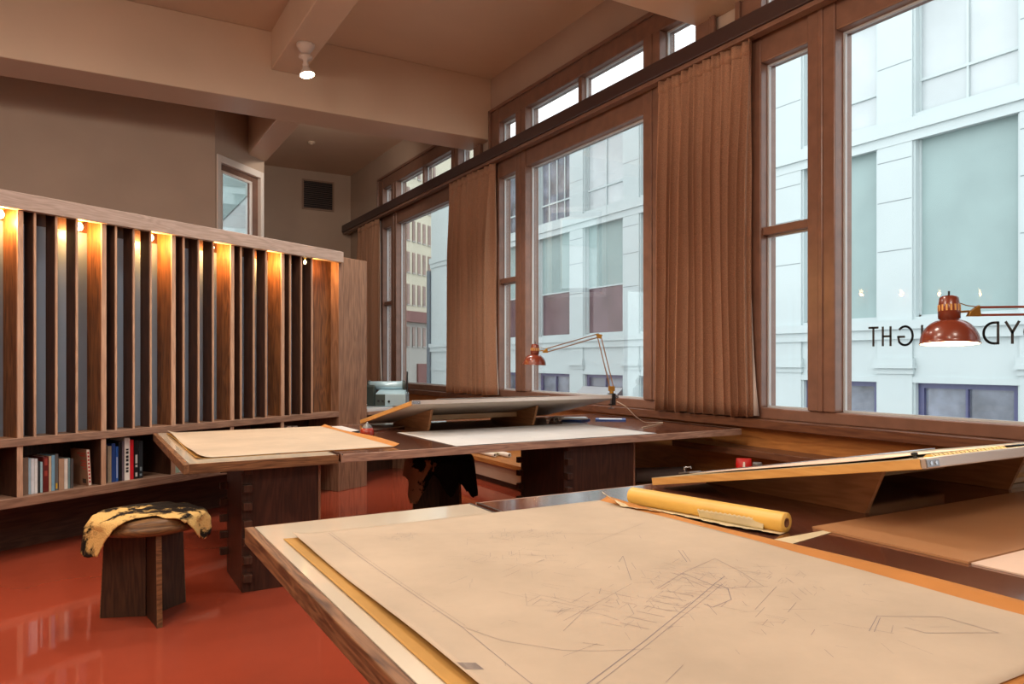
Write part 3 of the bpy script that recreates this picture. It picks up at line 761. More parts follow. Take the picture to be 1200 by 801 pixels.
r = thing('architectural_drawing', (1.05, 1.4, TZ), 'largest tan architectural drawing, on the near table', 'drawing', 'drawings on the tables')
m, f2 = flat_sheet(NX0-.03, NX0+.5, NY0-.02, NY1-.012, TZ+.0012, .0003, 6, cl=.004, cw_=.05)  # strip whose colour stands for the shaded curl of the left edge
m.build('edge_sheet', 'paperCurlShade', r, solid=.0006)['label'] = 'ochre strip along one side, coloured as the shaded paper curl'
m, f2 = flat_sheet(NX0+.52, NX1+.022, NY0-.02, NY1-.005, TZ+.0015, .0005, 4, cr=.020, cw_=.06)
bsh = m.build('edge_sheet', 'paperAmber', r, solid=.0008); bsh['label'] = 'amber backing sheet showing along the curled edge'
m, f = flat_sheet(NX0, NX1, NY0, NY1, TZ+.0045, .0022, 2, cl=.010, cw_=.07)
m.build('sheet', 'paperTan', r, solid=.0008)
m = MB(); LN = lambda p, w=.0013: line_on(m, f, p, NX0, NX1, NY0, NY1, w)
LN([(.623, 2.147), (.618, 1.826), (.619, 1.539), (.621, 1.264), (.606, .992), (.60, .70)], .002)
LN([(.632, 2.147), (.627, 1.826), (.628, 1.539), (.630, 1.264)], .001)
LN([(.621, 1.264), (.655, 1.16), (.724, 1.071), (.773, 1.038), (.86, 1.0)], .0013)
LN([(.56, .882), (.686, .943), (.874, 1.033), (1.071, 1.133), (1.241, 1.222), (1.30, 1.25)], .003)
LN([(.56, .87), (.69, .931), (.886, 1.026), (1.247, 1.208)], .0018)
LN([(.749, 2.062), (1.175, 1.827), (1.377, 1.685)]); LN([(1.186, 1.647), (1.516, 1.788)]); LN([(1.163, 1.473), (1.208, 1.512), (1.093, 1.338)], .002)
LN([(1.102, 1.259), (1.234, 1.32), (1.396, 1.375), (1.357, 1.248), (1.316, 1.149)], .002)
LN([(1.374, 1.486), (1.311, 1.387)], .003); LN([(1.384, 1.482), (1.321, 1.385)], .002)
LN([(1.216, 1.33), (1.2, 1.202), (1.324, 1.144)], .002); LN([(1.234, 1.32), (1.224, 1.188)], .003)
LN([(1.179, 1.052), (1.341, 1.135)]); LN([(.807, 1.194), (1.077, 1.317)]); LN([(.709, 1.049), (.794, 1.066)]); LN([(.776, 1.148), (.903, 1.242)])
LN([(.79, .883), (.861, .92)]); LN([(1.239, 1.215), (1.237, 1.18), (1.186, 1.122), (1.116, 1.106), (1.116, 1.131)], .003)
LN([(1.27, .862), (1.361, .906), (1.467, .839), (1.47, .736), (1.353, .804), (1.349, .842)], .0022); LN([(1.275, .855), (1.357, .897)], .002)
LN([(1.348, 1.061), (1.372, 1.103)]); LN([(1.36, 1.056), (1.385, 1.098)])
for q in ((.523+.02, 1.097), ):
    for i in range(8): LN([(.53, 1.066+i*.004), (.565, 1.066+i*.004)], .003)
rr = random.Random(11)
for c, n_, sx, sy, ln_ in (((1.24, 1.27), 95, .16, .10, .06), ((.80, 2.0), 45, .06, .03, .03), ((1.08, 1.82), 70, .12, .06, .05), ((1.02, 1.16), 70, .14, .07, .05), ((.98, 1.62), 55, .18, .10, .07), ((1.42, 1.08), 40, .08, .18, .05), ((.86, 1.30), 35, .12, .08, .08), ((1.2, .98), 30, .16, .1, .07), ((.62, 1.5), 25, .02, .4, .02)):
    for i in range(n_):
        x = rr.gauss(c[0], sx*.6); y = rr.gauss(c[1], sy*.8)
        a = rr.choice((.46, .46+PI/2, -.5, -.5+PI/2, rr.uniform(0, PI))); l = ln_*rr.uniform(.2, 1.)
        p, q = (x-math.cos(a)*l/2, y-math.sin(a)*l/2), (x+math.cos(a)*l/2, y+math.sin(a)*l/2)
        if all(NX0+.06 < k[0] < NX1-.06 and NY0+.05 < k[1] < NY1-.03 for k in (p, q)): LN([p, q], rr.choice((.0008, .001, .0014)))
for k in range(7):
    t = k/7; LN([(.92+t*.25, 1.075+t*.125), (.895+t*.25, 1.13+t*.125)], .0022)
m.build('pencil_lines', 'pencil', r)

FX0, FX1, FY0, FY1 = .515, 1.60, 4.15, 5.72
r = thing('architectural_drawing', (1.05, 4.9, TZ), 'tan drawing with curled amber edge on the left end of the far table', 'drawing', 'drawings on the tables')
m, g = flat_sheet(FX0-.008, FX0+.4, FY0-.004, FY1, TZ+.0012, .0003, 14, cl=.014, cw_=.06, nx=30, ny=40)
m.build('edge_sheet', 'paperCurlShade', r, solid=.0006)  # left edge again toned as a shaded curl
m, g = flat_sheet(FX0+.42, FX1+.03, FY0-.004, FY1, TZ+.0015, .0004, 15, cr=.022, cw_=.06, nx=40, ny=40)
m.build('edge_sheet', 'paperAmber', r, solid=.0008)['label'] = 'curled amber backing sheet edge'
m, g = flat_sheet(FX0, FX1, FY0, FY1, TZ+.0045, .002, 12, cl=.020, cw_=.08, nx=50, ny=40)
m.build('sheet', 'paperTan', r, solid=.0008)
m = MB()
for i in range(70):
    x = rr.gauss(1.1, .2); y = rr.gauss(4.85, .25); a = rr.choice((.3, .3+PI/2)); l = rr.uniform(.02, .12)
    p, q = (x-math.cos(a)*l/2, y-math.sin(a)*l/2), (x+math.cos(a)*l/2, y+math.sin(a)*l/2)
    if all(FX0+.08 < k[0] < FX1-.08 and FY0+.05 < k[1] < FY1-.05 for k in (p, q)): line_on(m, g, [p, q], FX0, FX1, FY0, FY1, .002)
m.build('pencil_lines', 'pencil', r)
WX0, WX1, WY0, WY1 = 1.935, 3.50, 4.0, 4.97
r = thing('architectural_drawing', (2.7, 4.5, TZ), 'pale white drawing in front of the raised board on the far table', 'drawing', 'drawings on the tables')
m, g = flat_sheet(WX0, WX1, WY0, WY1, TZ+.002, .0012, 22, nx=40, ny=30)
m.build('sheet', 'paperWhite', r, solid=.0008)
m = MB()
line_on(m, g, [(2.15, 4.15), (2.15, 4.85), (3.35, 4.85), (3.35, 4.15), (2.15, 4.15)], WX0, WX1, WY0, WY1, .0015)
for i in range(30):
    x = rr.uniform(2.3, 3.2); y = rr.uniform(4.25, 4.75); a = rr.choice((0, PI/2)); l = rr.uniform(.03, .15)
    line_on(m, g, [(x-math.cos(a)*l/2, y-math.sin(a)*l/2), (x+math.cos(a)*l/2, y+math.sin(a)*l/2)], WX0, WX1, WY0, WY1, .0015)
m.build('pencil_lines', 'pencil', r)

def sheet(name, x0, x1, y0, y1, mat, label, cat, z=TZ+.001, t=.001, group=None):
    o = bx(x0, x1, y0, y1, z, z+t).build(name, mat); return tag(o, label, cat, group)
sheet('kraft_sheet', 1.925, 3.45, 1.035, 1.495, 'paperBrown', 'tan brown sheet on the near table, behind the pale pink one', 'paper', TZ+.0005, .006)
sheet('pale_sheet', 1.93, 3.0, .52, 1.03, 'paperPink', 'pale pink sheet at the near right of the table, before the tan one', 'paper', TZ+.0005, .004)
sheet('paper_slip', 1.60, 1.76, 5.10, 5.70, 'paperWhite', 'narrow white paper beside the low corner of the far drawing board', 'paper')
o = MB().add([(1.65, 1.385, TZ+.0012), (2.02, 1.445, TZ+.0012), (2.02, 1.458, TZ+.0012), (1.66, 1.455, TZ+.0012)], [(0, 1, 2, 3)]).build('paper_slip', 'trace_end', None, solid=.0006)
tag(o, 'narrow torn strip of tracing paper beside the end of the yellow roll', 'paper')

# tracing roll
r = thing('tracing_paper_roll', (1.73, 1.78, TZ), 'roll of yellow tracing paper lying beside the largest drawing', 'paper roll')
ra, rb_ = Vector((1.70, 2.075, TZ+.0305)), Vector((1.81, 1.495, TZ+.0305))
rd = (rb_-ra).normalized(); rs = Vector((-rd.y, rd.x, 0))
if rs.x > 0: rs = -rs
m = MB().lathe(ra, rd, [(.014, .0), (.0295, .0), (.0298, .004), (.0298, (rb_-ra).length-.004), (.0295, (rb_-ra).length), (.014, (rb_-ra).length)], 40)
m.build('roll', 'tape_y', r)
MB().lathe(ra, rd, [(.014, -.001), (.014, (rb_-ra).length+.001), (.0105, (rb_-ra).length+.001), (.0105, -.001), (.014, -.001)], 28).build('core', 'core', r)
Lr = (rb_-ra).length
def loose(u, v):
    # strip coming off the underside, towards the drawing, with a torn wavy end
    ln_ = .105-.035*u+.004*math.sin(u*60)+.003*math.sin(u*141)
    t = v*ln_
    lift = .002+.004*math.sin(u*3.2)*v+.016*max(0, v-.55)*(.4+.9*abs(math.sin(u*4.2)))+(.045*max(0, .14-u)/.14*v*v)
    p = ra+rd*(u*Lr*1.0-.05*(1-u)*v)+rs*t
    return (p.x, p.y, TZ+lift)
m = MB().grid(loose, 60, 10); m.build('loose_end', 'trace_end', r, solid=.0006)
def flap(u, v):
    p = ra+rd*(Lr*(.52+.38*u))+rs*(.0302-.004*v+.02*v*(1-u))
    return (p.x, p.y, TZ+.004+.030*v+.002*math.sin(u*90)*v)
MB().grid(flap, 50, 5).build('torn_flap', 'trace_end', r, solid=.0005)

# ================================================================= STOOLS
def stool(cx, cy, label, hmat, ang, Rf, grp, seed, longd):
    r = thing('stool', (cx, cy, 0), label, 'stool', grp)
    for a in ang:
        d = Vector((math.cos(a), math.sin(a), 0)); n = Vector((-d.y, d.x, 0))
        c = Vector((cx, cy, 0))
        # slightly splayed panel leg
        poly = [c+d*.01, c+d*.215, c+d*.195+Vector((0, 0, .42)), c+d*.01+Vector((0, 0, .42))]
        MB().prism([p-n*.012 for p in poly], n*.024).build('leg_panel', 'stooldark', r, .002)
        e = MB(); p0, p1 = c+d*.2155, c+d*.1955+Vector((0, 0, .42)); e.bar(p0+Vector((0, 0, .001)), p1, .024, .003, up=(d.x, d.y, 0)); e.build('edge_strip', 'tabX', r)
    MB().lathe((cx, cy, .419), (0, 0, 1), [(0, 0), (.19, 0), (.222, .004), (.232, .018), (.234, .034), (.226, .040), (.222, .044), (.222, .058), (.212, .068), (.19, .073), (0, .075)], 56).build('seat', 'stoolwood', r)
    zt = .419+.075
    def f(u, v):
        th = u*2*PI
        Rr = Rf(th)*(1+.06*noise.noise(Vector((math.cos(th)*4, math.sin(th)*4, seed)))+.05*noise.noise(Vector((math.cos(th)*13, math.sin(th)*13, seed)))+.03*noise.noise(Vector((math.cos(th)*31, math.sin(th)*31, seed))))
        s = v*Rr
        Re = .226+.006*math.sin(th*7+seed)
        wr = .010*noise.noise(Vector((math.cos(th)*s*14, math.sin(th)*s*14, seed)))+.006
        if s < Re: rad, z = s, zt+.006+wr*1.2-.012*(s/Re)**6
        else:
            k = s-Re; arc = .03
            if k < arc*1.5:
                a = k/arc; rad, z = Re+arc*math.sin(a), zt-.006+wr*1.2-arc*(1-math.cos(a))
            else:
                dz = k-arc*1.5
                rad = Re+arc*.997+.012*math.sin(th*9+seed)+dz*.12; z = zt-.006-arc*.93-dz
        return (cx+rad*math.cos(th), cy+rad*math.sin(th), z)
    m = MB(); m.grid(f, 160, 44, closed=True)
    m.build('cowhide', hmat, r, solid=.004)
    return r
def bump(th, c, w): 
    d = (th-c+PI) % (2*PI)-PI
    return math.exp(-(d/w)**2)
def R1(th):
    # front (towards the camera) bare, drops at both sides and behind
    return .30-.155*bump(th, -1.62, .50)+.12*bump(th, 2.75, .42)+.10*bump(th, -2.75, .35)+.055*bump(th, -.45, .35)+.02*bump(th, .9, .5)
stool(.275, 3.955, 'three panel wooden stool with tan and black cowhide, left of the far table', 'hide', (-1.43, .66, 2.76), R1, 'stools with cowhide covers', 3.1, 0)
def R2(th):
    return .39+.13*bump(th, -1.75, .2)+.17*bump(th, -2.75, .3)+.16*bump(th, -.9, .35)+.05*bump(th, .8, .5)-.05*bump(th, -2.2, .15)
stool(2.37, 5.18, 'wooden stool with black and pinkish cowhide, under the far table', 'hide2', (-1.2, .9, 2.9), R2, 'stools with cowhide covers', 8.4, 1)

# ================================================================= DESK LAMPS
def desk_lamp(base, elbow, head, sh_top, sh_dir, label, armmat, lit, clamp=True, board=None):
    base, elbow, head, sh_top = map(Vector, (base, elbow, head, sh_top)); ax = Vector(sh_dir).normalized()
    r = thing('desk_lamp', base, label, 'desk lamp', 'red spring arm desk lamps')
    side = Vector((elbow.x-head.x, elbow.y-head.y, 0)).normalized(); pn = side.cross(Vector((0, 0, 1)))
    # clamp holding the board edge
    z = base.z
    m = MB(); m.box(base.x-.016, base.x+.016, base.y-.034, base.y-.022, z-.085, z+.004); m.box(base.x-.016, base.x+.016, base.y-.034, base.y+.03, z, z+.008); m.box(base.x-.016, base.x+.016, base.y-.034, base.y+.02, z-.085, z-.075)
    m.build('clamp', 'black', r, .002)
    m = MB(); m.cyl(base+Vector((0, .006, -.075)), base+Vector((0, .006, -.046)), .007, n=10); m.cyl(base+Vector((0, .006, -.085)), base+Vector((0, .006, -.115)), .005, n=10); m.cyl(base+Vector((-.03, .006, -.112)), base+Vector((.03, .006, -.112)), .0035, n=8)
    m.build('clamp_screw', 'bracket', r)
    foot = base+Vector((0, 0, .008)); piv = base+Vector((0, 0, .045))
    m = MB().cyl(foot, foot+Vector((0, 0, .022)), .017, .015, 16)
    m.obox(piv+side*.0, side, pn, (0, 0, 1), (.026, .010, .020)); m.build('base_bracket', 'brasspart', r, .003)
    def twin(p, q, off, nm):
        d = (q-p).normalized(); n_ = pn.cross(d).normalized()
        mm = MB()
        for s in (-1, 1): mm.bar(p+n_*off*s, q+n_*off*s, .008, .008, up=tuple(pn))
        a = mm.build(nm, armmat, r, .001)
        # spring along the first third
        sp = MB(); pts = []
        l0, l1 = p+d*.05+n_*off*.3, p+(q-p)*.45+n_*off*.9
        dd_ = (l1-l0).normalized(); e1 = pn; e2 = dd_.cross(e1)
        for i in range(121): pts.append(l0+(l1-l0)*(i/120)+(e1*math.cos(i*2*PI/8)+e2*math.sin(i*2*PI/8))*.0045)
        sp.tube(pts, .0013, 5); sp.build('spring', 'bracket', a)
    twin(piv+Vector((0, 0, .012)), elbow, .014, 'lower_arm')
    d2 = (head-elbow).normalized()
    twin(elbow+Vector((0, 0, .008)), head, .0135, 'upper_arm')
    e = MB(); n2 = pn.cross(d2).normalized()
    e.prism([elbow-side*.03+Vector((0, 0, .022))-pn*.007, elbow+side*.028+Vector((0, 0, .012))-pn*.007, elbow+side*.012-Vector((0, 0, .022))-pn*.007, elbow-side*.016-Vector((0, 0, .012))-pn*.007], pn*.014)
    e.build('elbow_joint', 'brasspart', r, .002)
    e = MB(); up = Vector((0, 0, 1))
    e.prism([head+side*.012+up*.022-pn*.008, head+side*.018-up*.018-pn*.008, head-side*.03-up*.018-pn*.008, head-side*.02-up*.0-pn*.008], pn*.016)
    e.build('head_joint', 'brasspart', r, .002)
    # head socket and shade
    s = MB(); H_ = .078
    s.lathe(sh_top, ax, [(0, 0), (.024, 0), (.030, .006), (.0345, .04), (.0345, H_), (.028, H_+.004), (.028, H_+.012)], 32)
    so = s.build('lamp_socket', 'redlamp', r)
    v = MB(); tmp = Vector((0, 0, 1)).cross(ax); e1 = tmp.normalized() if tmp.length > .01 else Vector((1, 0, 0)); e2 = ax.cross(e1)
    for i in range(16):
        a = 2*PI*i/16; rad = e1*math.cos(a)+e2*math.sin(a); v.obox(sh_top+ax*.042+rad*.0342, rad, ax, rad.cross(ax), (.0012, .011, .0028))
    v.build('vent_slots', 'brdEdge', so)
    sw = MB().cyl(sh_top-ax*.018, sh_top+ax*.001, .0035, n=10); sw.build('switch', 'black', so)
    prof = []
    for i in range(15):
        t = i/14; prof.append((.029+(.092-.029)*math.sin(t*PI/2)**.86, H_+.006+.078*(1-math.cos(t*PI/2))**.8*1.0))
    o_ = MB().lathe(sh_top, ax, prof+[(.094, H_+.086), (.094, H_+.089), (.0915, H_+.089)], 48); sh = o_.build('lamp_shade', 'redlamp', r)
    inn = [(rr_-.0022, h) for rr_, h in prof]
    MB().lathe(sh_top, ax, inn+[(.0912, H_+.088)], 48).build('shade_inside', 'shadein', sh)
    bu = MB().lathe(sh_top, ax, [(.012, H_-.01), (.014, H_+.01), (.026, H_+.03), (.031, H_+.048), (.027, H_+.064), (.014, H_+.074), (0, H_+.077)], 24)
    bu.build('bulb', 'bulb' if lit else 'shadein', sh)
    st = MB(); st.tube([head-side*.02, sh_top+ax*.055+side*.034], .004); st.tube([head+up*.016, head-side*.03+up*.02, sh_top+ax*.022+side*.033], .0018); st.build('head_stem', 'brasspart', r)
    return r, sh_top+ax*(H_+.082), ax
zt1 = PF(0, lnF-.015, 0).z
l1, b1, a1 = desk_lamp((3.64, 4.70, zt1+.006), (3.585, 4.79, 1.420), (3.218, 5.01, 1.305), (3.145, 5.054, 1.357), (-.03, .02, -1), 'red desk lamp with bent bronze arm clamped to the far drawing board', 'brassarm', True)
zt2 = PN(0, lnN-.015, 0).z
l2, b2, a2 = desk_lamp((3.20, 1.21, zt2+.006), (3.10, 1.20, 1.392), (2.69, 1.423, 1.394), (2.611, 1.469, 1.446), (-.06, -.05, -1), 'lit red desk lamp in front of the window lettering', 'redarm', True)
# lamp cord
r = MB(); pts = []
ctrl = [(3.66, 4.66, zt1-.05), (3.72, 4.62, .86), (3.82, 4.62, .78), (3.95, 4.66, .725), (4.10, 4.70, .7145), (4.14, 4.66, .7145), (3.95, 4.53, .7145), (3.70, 4.40, .7145)]
def cat(ctrl, n=10):
    P = [Vector(c) for c in ctrl]; out = []
    for i in range(len(P)-1):
        p0, p1, p2, p3 = P[max(i-1, 0)], P[i], P[i+1], P[min(i+2, len(P)-1)]
        for k in range(n):
            t = k/n; out.append(.5*((2*p1)+(-p0+p2)*t+(2*p0-5*p1+4*p2-p3)*t*t+(-p0+3*p1-3*p2+p3)*t**3))
    out.append(P[-1]); return out
tag(r.tube(cat(ctrl), .003, 8).build('lamp_cord', 'cordw'), 'thin cream lamp cord drooping from the far board onto the table', 'cord')

# ================================================================= SMALL THINGS ON THE FAR TABLE
r = thing('ink_bottle', (1.69, 4.90, TZ), 'red ink bottle with grey cone lid on the far table', 'ink bottle')
MB().lathe((1.69, 4.90, TZ), (0, 0, 1), [(0, .0005), (.046, .0005), (.05, .006), (.047, .035), (.038, .052), (.0, .054)], 28).build('body', 'inkred', r)
MB().lathe((1.69, 4.90, TZ+.05), (0, 0, 1), [(.036, 0), (.034, .012), (.016, .026), (.008, .034), (.006, .042), (0, .044)], 24).build('lid', 'lidgrey', r)
r = thing('drafting_pen', (1.9, 5.2, TZ), 'long steel drafting pen with black grip behind the red ink bottle', 'pen')
MB().cyl((1.72, 5.12, TZ+.009), (2.12, 5.30, TZ+.009), .0085, .0085, 14).build('barrel', 'steel', r)
MB().cyl((1.645, 5.087, TZ+.009), (1.72, 5.12, TZ+.009), .006, .0088, 14).build('grip', 'black', r)
# pamphlets and wrapper
def pamphlet(x, y, w, d, rz, z, t, mat, label, page=True):
    ca, sa = math.cos(rz), math.sin(rz)
    r = thing('pamphlet', (x, y, z), label, 'pamphlet', 'blue pamphlets on the far table')
    ax, ay = Vector((ca, sa, 0)), Vector((-sa, ca, 0))
    MB().obox((x, y, z+t*.5), ax, ay, (0, 0, 1), (w/2, d/2, t*.5)).build('cover', mat, r)
    if page: MB().obox(Vector((x, y, z+t+.0006))-ax*w*.1, ax, ay, (0, 0, 1), (w*.33, d*.38, .0006)).build('cover_panel', 'paleblue', r)
    return r
pamphlet(3.66, 5.27, .18, .25, .5, TZ+.0005, .012, 'blue', 'blue pamphlet lying left, partly under the pale blue booklet')
pamphlet(3.97, 5.14, .18, .26, .9, TZ+.0005, .010, 'blue', 'blue pamphlet with a pale panel, nearest the window')
pamphlet(3.66, 5.25, .15, .22, 1.1, TZ+.0145, .012, 'paleblue', 'pale blue booklet on top of the blue pamphlets', False)
m = MB()
def wrap(u, v):
    th = u*2*PI; ph = v*PI
    n_ = .6+.7*noise.noise(Vector((math.cos(th)*2.3, math.sin(th)*2.3, v*4)))
    return (3.47+.095*n_*math.sin(ph)*math.cos(th), 5.25+.07*n_*math.sin(ph)*math.sin(th), max(TZ+.0008, TZ+.022-.03*math.cos(ph)*n_))
m.grid(wrap, 40, 16, smooth=False, closed=True); tag(m.build('crumpled_wrapper', 'foil'), 'crumpled shiny wrapper beside the blue pamphlets', 'wrapper')

# office machine on the counter
r = thing('office_machine', (2.72, 7.35, .752), 'pale teal office machine with a roller on top, beside the far window', 'office machine')
ux, uy = BD, BN; c = Vector((2.80, 7.40, .752))
def mo(mb, a0, a1, o0, o1, z0, z1): return mb.obox(c+ux*(a0+a1)/2+uy*(o0+o1)/2+Vector((0, 0, (z0+z1)/2)), ux, uy, (0, 0, 1), ((a1-a0)/2, (o1-o0)/2, (z1-z0)/2))
S = Vector((.865, -.5015, 0)); T = Vector((.5015, .865, 0))
c = Vector((2.72, 7.33, .752))
def mo(mb, a0, a1, o0, o1, z0, z1): return mb.obox(c+S*(a0+a1)/2+T*(o0+o1)/2+Vector((0, 0, (z0+z1)/2)), S, T, (0, 0, 1), ((a1-a0)/2, (o1-o0)/2, (z1-z0)/2))
mo(MB(), -.08, .23, -.10, .16, .004, .135).build('body', 'teal', r, .008)
mo(MB(), -.083, .02, -.104, -.095, .01, .128).build('front_panel', 'tealdark', r, .002)
m = MB()
for a in (-.045, .0): m.cyl(c+S*a+T*-.104+Vector((0, 0, .06)), c+S*a+T*-.125+Vector((0, 0, .06)), .012, n=14)
m.cyl(c+S*.06+T*-.10+Vector((0, 0, .055)), c+S*.06+T*-.115+Vector((0, 0, .055)), .012, n=14)
m.build('knob', 'black', r)
m = MB(); m.add([c+S*a+T*o+Vector((0, 0, z)) for a, o, z in ((-.08, -.10, .136), (.23, -.10, .136), (.20, .02, .17), (-.06, .02, .17), (-.08, .14, .136), (.23, .14, .136), (.2, .12, .17), (-.06, .12, .17))],
    [(0, 1, 2, 3), (4, 7, 6, 5), (0, 3, 7, 4), (1, 5, 6, 2), (3, 2, 6, 7), (0, 4, 5, 1)]); m.build('sloped_hood', 'teal', r, .004)
m = MB().lathe(c+S*-.17+T*.08+Vector((0, 0, .212)), S, [(0, 0), (.04, 0), (.047, .008), (.047, .34), (.04, .348), (0, .348)], 28); m.build('roller', 'teal', r)
for a in (-.19, .178):
    MB().lathe(c+S*a+T*.08+Vector((0, 0, .212)), S, [(0, 0), (.05, 0), (.054, .006), (.054, .018), (.05, .024), (0, .024)], 28).build('roller_cap', 'tealdark', r)
mo(MB(), -.22, -.10, -.02, .14, .003, .22).build('side_cheek', 'tealdark', r, .02)
m = MB().cyl(c+S*.222+T*.06+Vector((0, 0, .10)), c+S*.225+T*.06+Vector((0, 0, .36)), .011, .008, 12); m.build('upright_rod', 'black', r)
m = MB(); pts = [c+S*(-.20-.03*math.cos(t*.7))+T*(-.09+.035*math.sin(t*.9))+Vector((0, 0, .006+.018*abs(math.sin(t*.55)))) for t in [i*.25 for i in range(60)]]
tag(m.tube(pts, .005, 6).build('coiled_cable', 'paleblue'), 'small heap of pale cable left of the office machine', 'cable')

# ================================================================= LOW BENCH UNDER WINDOWS, with things on it
r = thing('low_bench', (3.95, 6.0, 0), 'low wooden bench under the windows, behind the far table', 'bench')
bx(3.48, 4.415, 3.0, 11.5, .205, .25).build('bench_top', 'wainscot', r, .004)
bx(3.52, 3.56, 3.0, 11.5, .06, .205).build('front_panel', 'wall', r)
bx(3.56, 3.60, 3.0, 11.5, 0, .06).build('toe_board', 'toe', r)
for y in (3.02, 7.2, 11.44): bx(3.60, 4.40, y, y+.04, 0, .205).build('bench_rib', 'toe', r)
k = 0
for y, x, rad, L in ((6.55, 3.60, .022, .5), (6.60, 3.655, .02, .45), (6.45, 3.71, .024, .5)):
    m = MB().lathe((x, y, .2505+rad), (0, 1, 0), [(rad*.6, 0), (rad, 0), (rad, L), (rad*.6, L), (rad*.6, 0)], 18)
    tag(m.build('rolled_drawing', 'packwhite' if k != 1 else 'trace_end'), ['rolled white drawing at the front of the low bench', 'rolled ochre drawing between two white ones on the low bench', 'rolled white drawing farthest back of the three on the low bench'][k], 'rolled drawing', 'rolled drawings on the low bench'); k += 1
m = MB().lathe((3.80, 4.62, .311), (.9, -.35, 0), [(0, 0), (.058, 0), (.06, .01), (.06, .42), (.058, .43), (0, .43)], 24); tag(m.build('dark_roll', 'packgrey'), 'dark grey rolled bundle under the right end of the far table', 'roll')
def packet(x, y, w, h, rz, mat, label, mark):
    r = thing('snack_packet', (x, y, .25), label, 'packet', 'red packets under the window shelf')
    ca, sa = math.cos(rz), math.sin(rz)
    def f(u, v):
        puff = .030*math.sin(PI*u)**.6*math.sin(PI*v)**.6
        return puff
    for s in (1,):
        m = MB()
        def g(u, v, s): 
            a = (u-.5)*w*(1+.05*math.sin(v*PI*3)); b_ = s*f(u, v)+.002*s
            return (x+ca*a-sa*b_, y+sa*a+ca*b_, .2505+h*v)
        m.grid(lambda u, v: g(u, v, 1), 14, 14); m.grid(lambda u, v: g(u, v, -1), 14, 14)
        m.build('pouch', mat, r)
    if mark:
        m = MB()
        for (u0, v0), (u1, v1) in (((.42, .6), (.5, .92)), ((.5, .92), (.56, .6)), ((.38, .72), (.6, .75))):
            p, q = Vector(g(u0, v0, -1)), Vector(g(u1, v1, -1)); n_ = Vector((sa, -ca, 0))*.004
            m.bar(p+n_, q+n_, .010, .004, up=tuple(n_))
        m.build('white_mark', 'packwhite', r)
packet(3.98, 3.65, .10, .295, -.75, 'packred', 'red packet with a white mark, leftmost under the window shelf', True)
packet(4.01, 3.42, .09, .275, -.75, 'packred', 'red packet at the right, just above the near drawing board edge', False)
r = thing('storage_tin', (4.03, 3.60, .25), 'grey tin between the two red packets', 'tin')
MB().lathe((4.03, 3.575, .2505), (0, 0, 1), [(0, 0), (.03, 0), (.03, .25), (.028, .255), (0, .255)], 24).build('body', 'packgrey', r)
MB().lathe((4.03, 3.575, .5055), (0, 0, 1), [(.032, 0), (.032, .012), (.03, .016), (0, .016)], 24).build('lid', 'lidgrey', r)
# blocks at the right edge of the near table
m = 0
for k in range(3):
    tag(bx(3.30, 3.52, 1.62, 1.92, TZ+.0008+k*.021, TZ+.0208+k*.021).build('wood_strip', ['railpine', 'brdEdge', 'railpine'][k], None, .002),
        ['pale wooden strip at the bottom of the stack beyond the near drawing board', 'golden wooden strip in the middle of the stack beyond the near board', 'pale wooden strip on top of the stack beyond the near board'][k], 'wood strip', 'stacked wooden strips')

# ================================================================= OUTSIDE
FXp = 20.0
b = thing('building', (20.5, 25, -4.5), 'pale rendered building across the street with tall blinds in its windows', 'building')
m = MB()
YS = [(4.4, 1.7), (8.3, 5.5), (12.17, 9.565), (15.85, 13.34), (19.85, 17.2), (23.86, 21.1), (27.84, 25.04), (31.82, 29.03), (35.8, 33.0)]
wins_ext = []
ZB0, ZB1, ZL0, ZL1, ZU0, ZU1 = -1.6, .62, 2.45, 7.45, 8.1, 11.3
solidY = []
prev = 45.2
for y1, y0 in reversed(YS): solidY.append((y1, prev)); prev = y0
solidY.append((-6, prev))
for a, c_ in solidY: m.box(FXp, FXp+.5, a, c_, -4.5, 11.9)
for y1, y0 in YS:
    m.box(FXp, FXp+.5, y0, y1, -4.5, ZB0); m.box(FXp, FXp+.5, y0, y1, ZB1, ZL0); m.box(FXp, FXp+.5, y0, y1, ZL1, ZU0); m.box(FXp, FXp+.5, y0, y1, ZU1, 11.9)
m.box(FXp+.5, FXp+9, 45.0, 45.2, -4.5, 11.9); m.box(FXp+.5, FXp+9, -6, 45.2, 11.7, 11.9)
m.build('facade', 'facade', b)
m = MB(); m.box(FXp-.16, FXp, -6, 45.2, 7.62, 7.98); m.box(FXp-.08, FXp, -6, 45.2, 7.35, 7.62); m.box(FXp-.1, FXp, -6, 45.2, 11.6, 12.0); m.build('upper_cornice', 'facade', b)
m = MB(); m.box(FXp-.20, FXp, -6, 45.4, 2.12, 2.36); m.box(FXp-.12, FXp, -6, 45.3, 1.84, 2.12); m.box(FXp-.05, FXp, -6, 45.3, .62, .78); m.build('lower_cornice', 'facade', b)
for a, c_ in solidY:
    if c_-a > 3: continue
    pm = MB().box(FXp-.06, FXp, a+.06, c_-.06, -4.5, 11.6); pm.box(FXp-.18, FXp, a-.02, c_+.02, 1.02, 1.12); pm.box(FXp-.14, FXp, a, c_, 1.12, 1.30); pm.box(FXp-.1, FXp, a+.02, c_-.02, .86, 1.02)
    pi = pm.build('pilaster', 'facade', b)
    sm_ = MB()
    for z in (4.35, 5.75, 6.9, 9.6, 11.2): sm_.box(FXp-.063, FXp-.058, a+.08, c_-.08, z, z+.03)
    sm_.build('panel_seam', 'seam', pi)
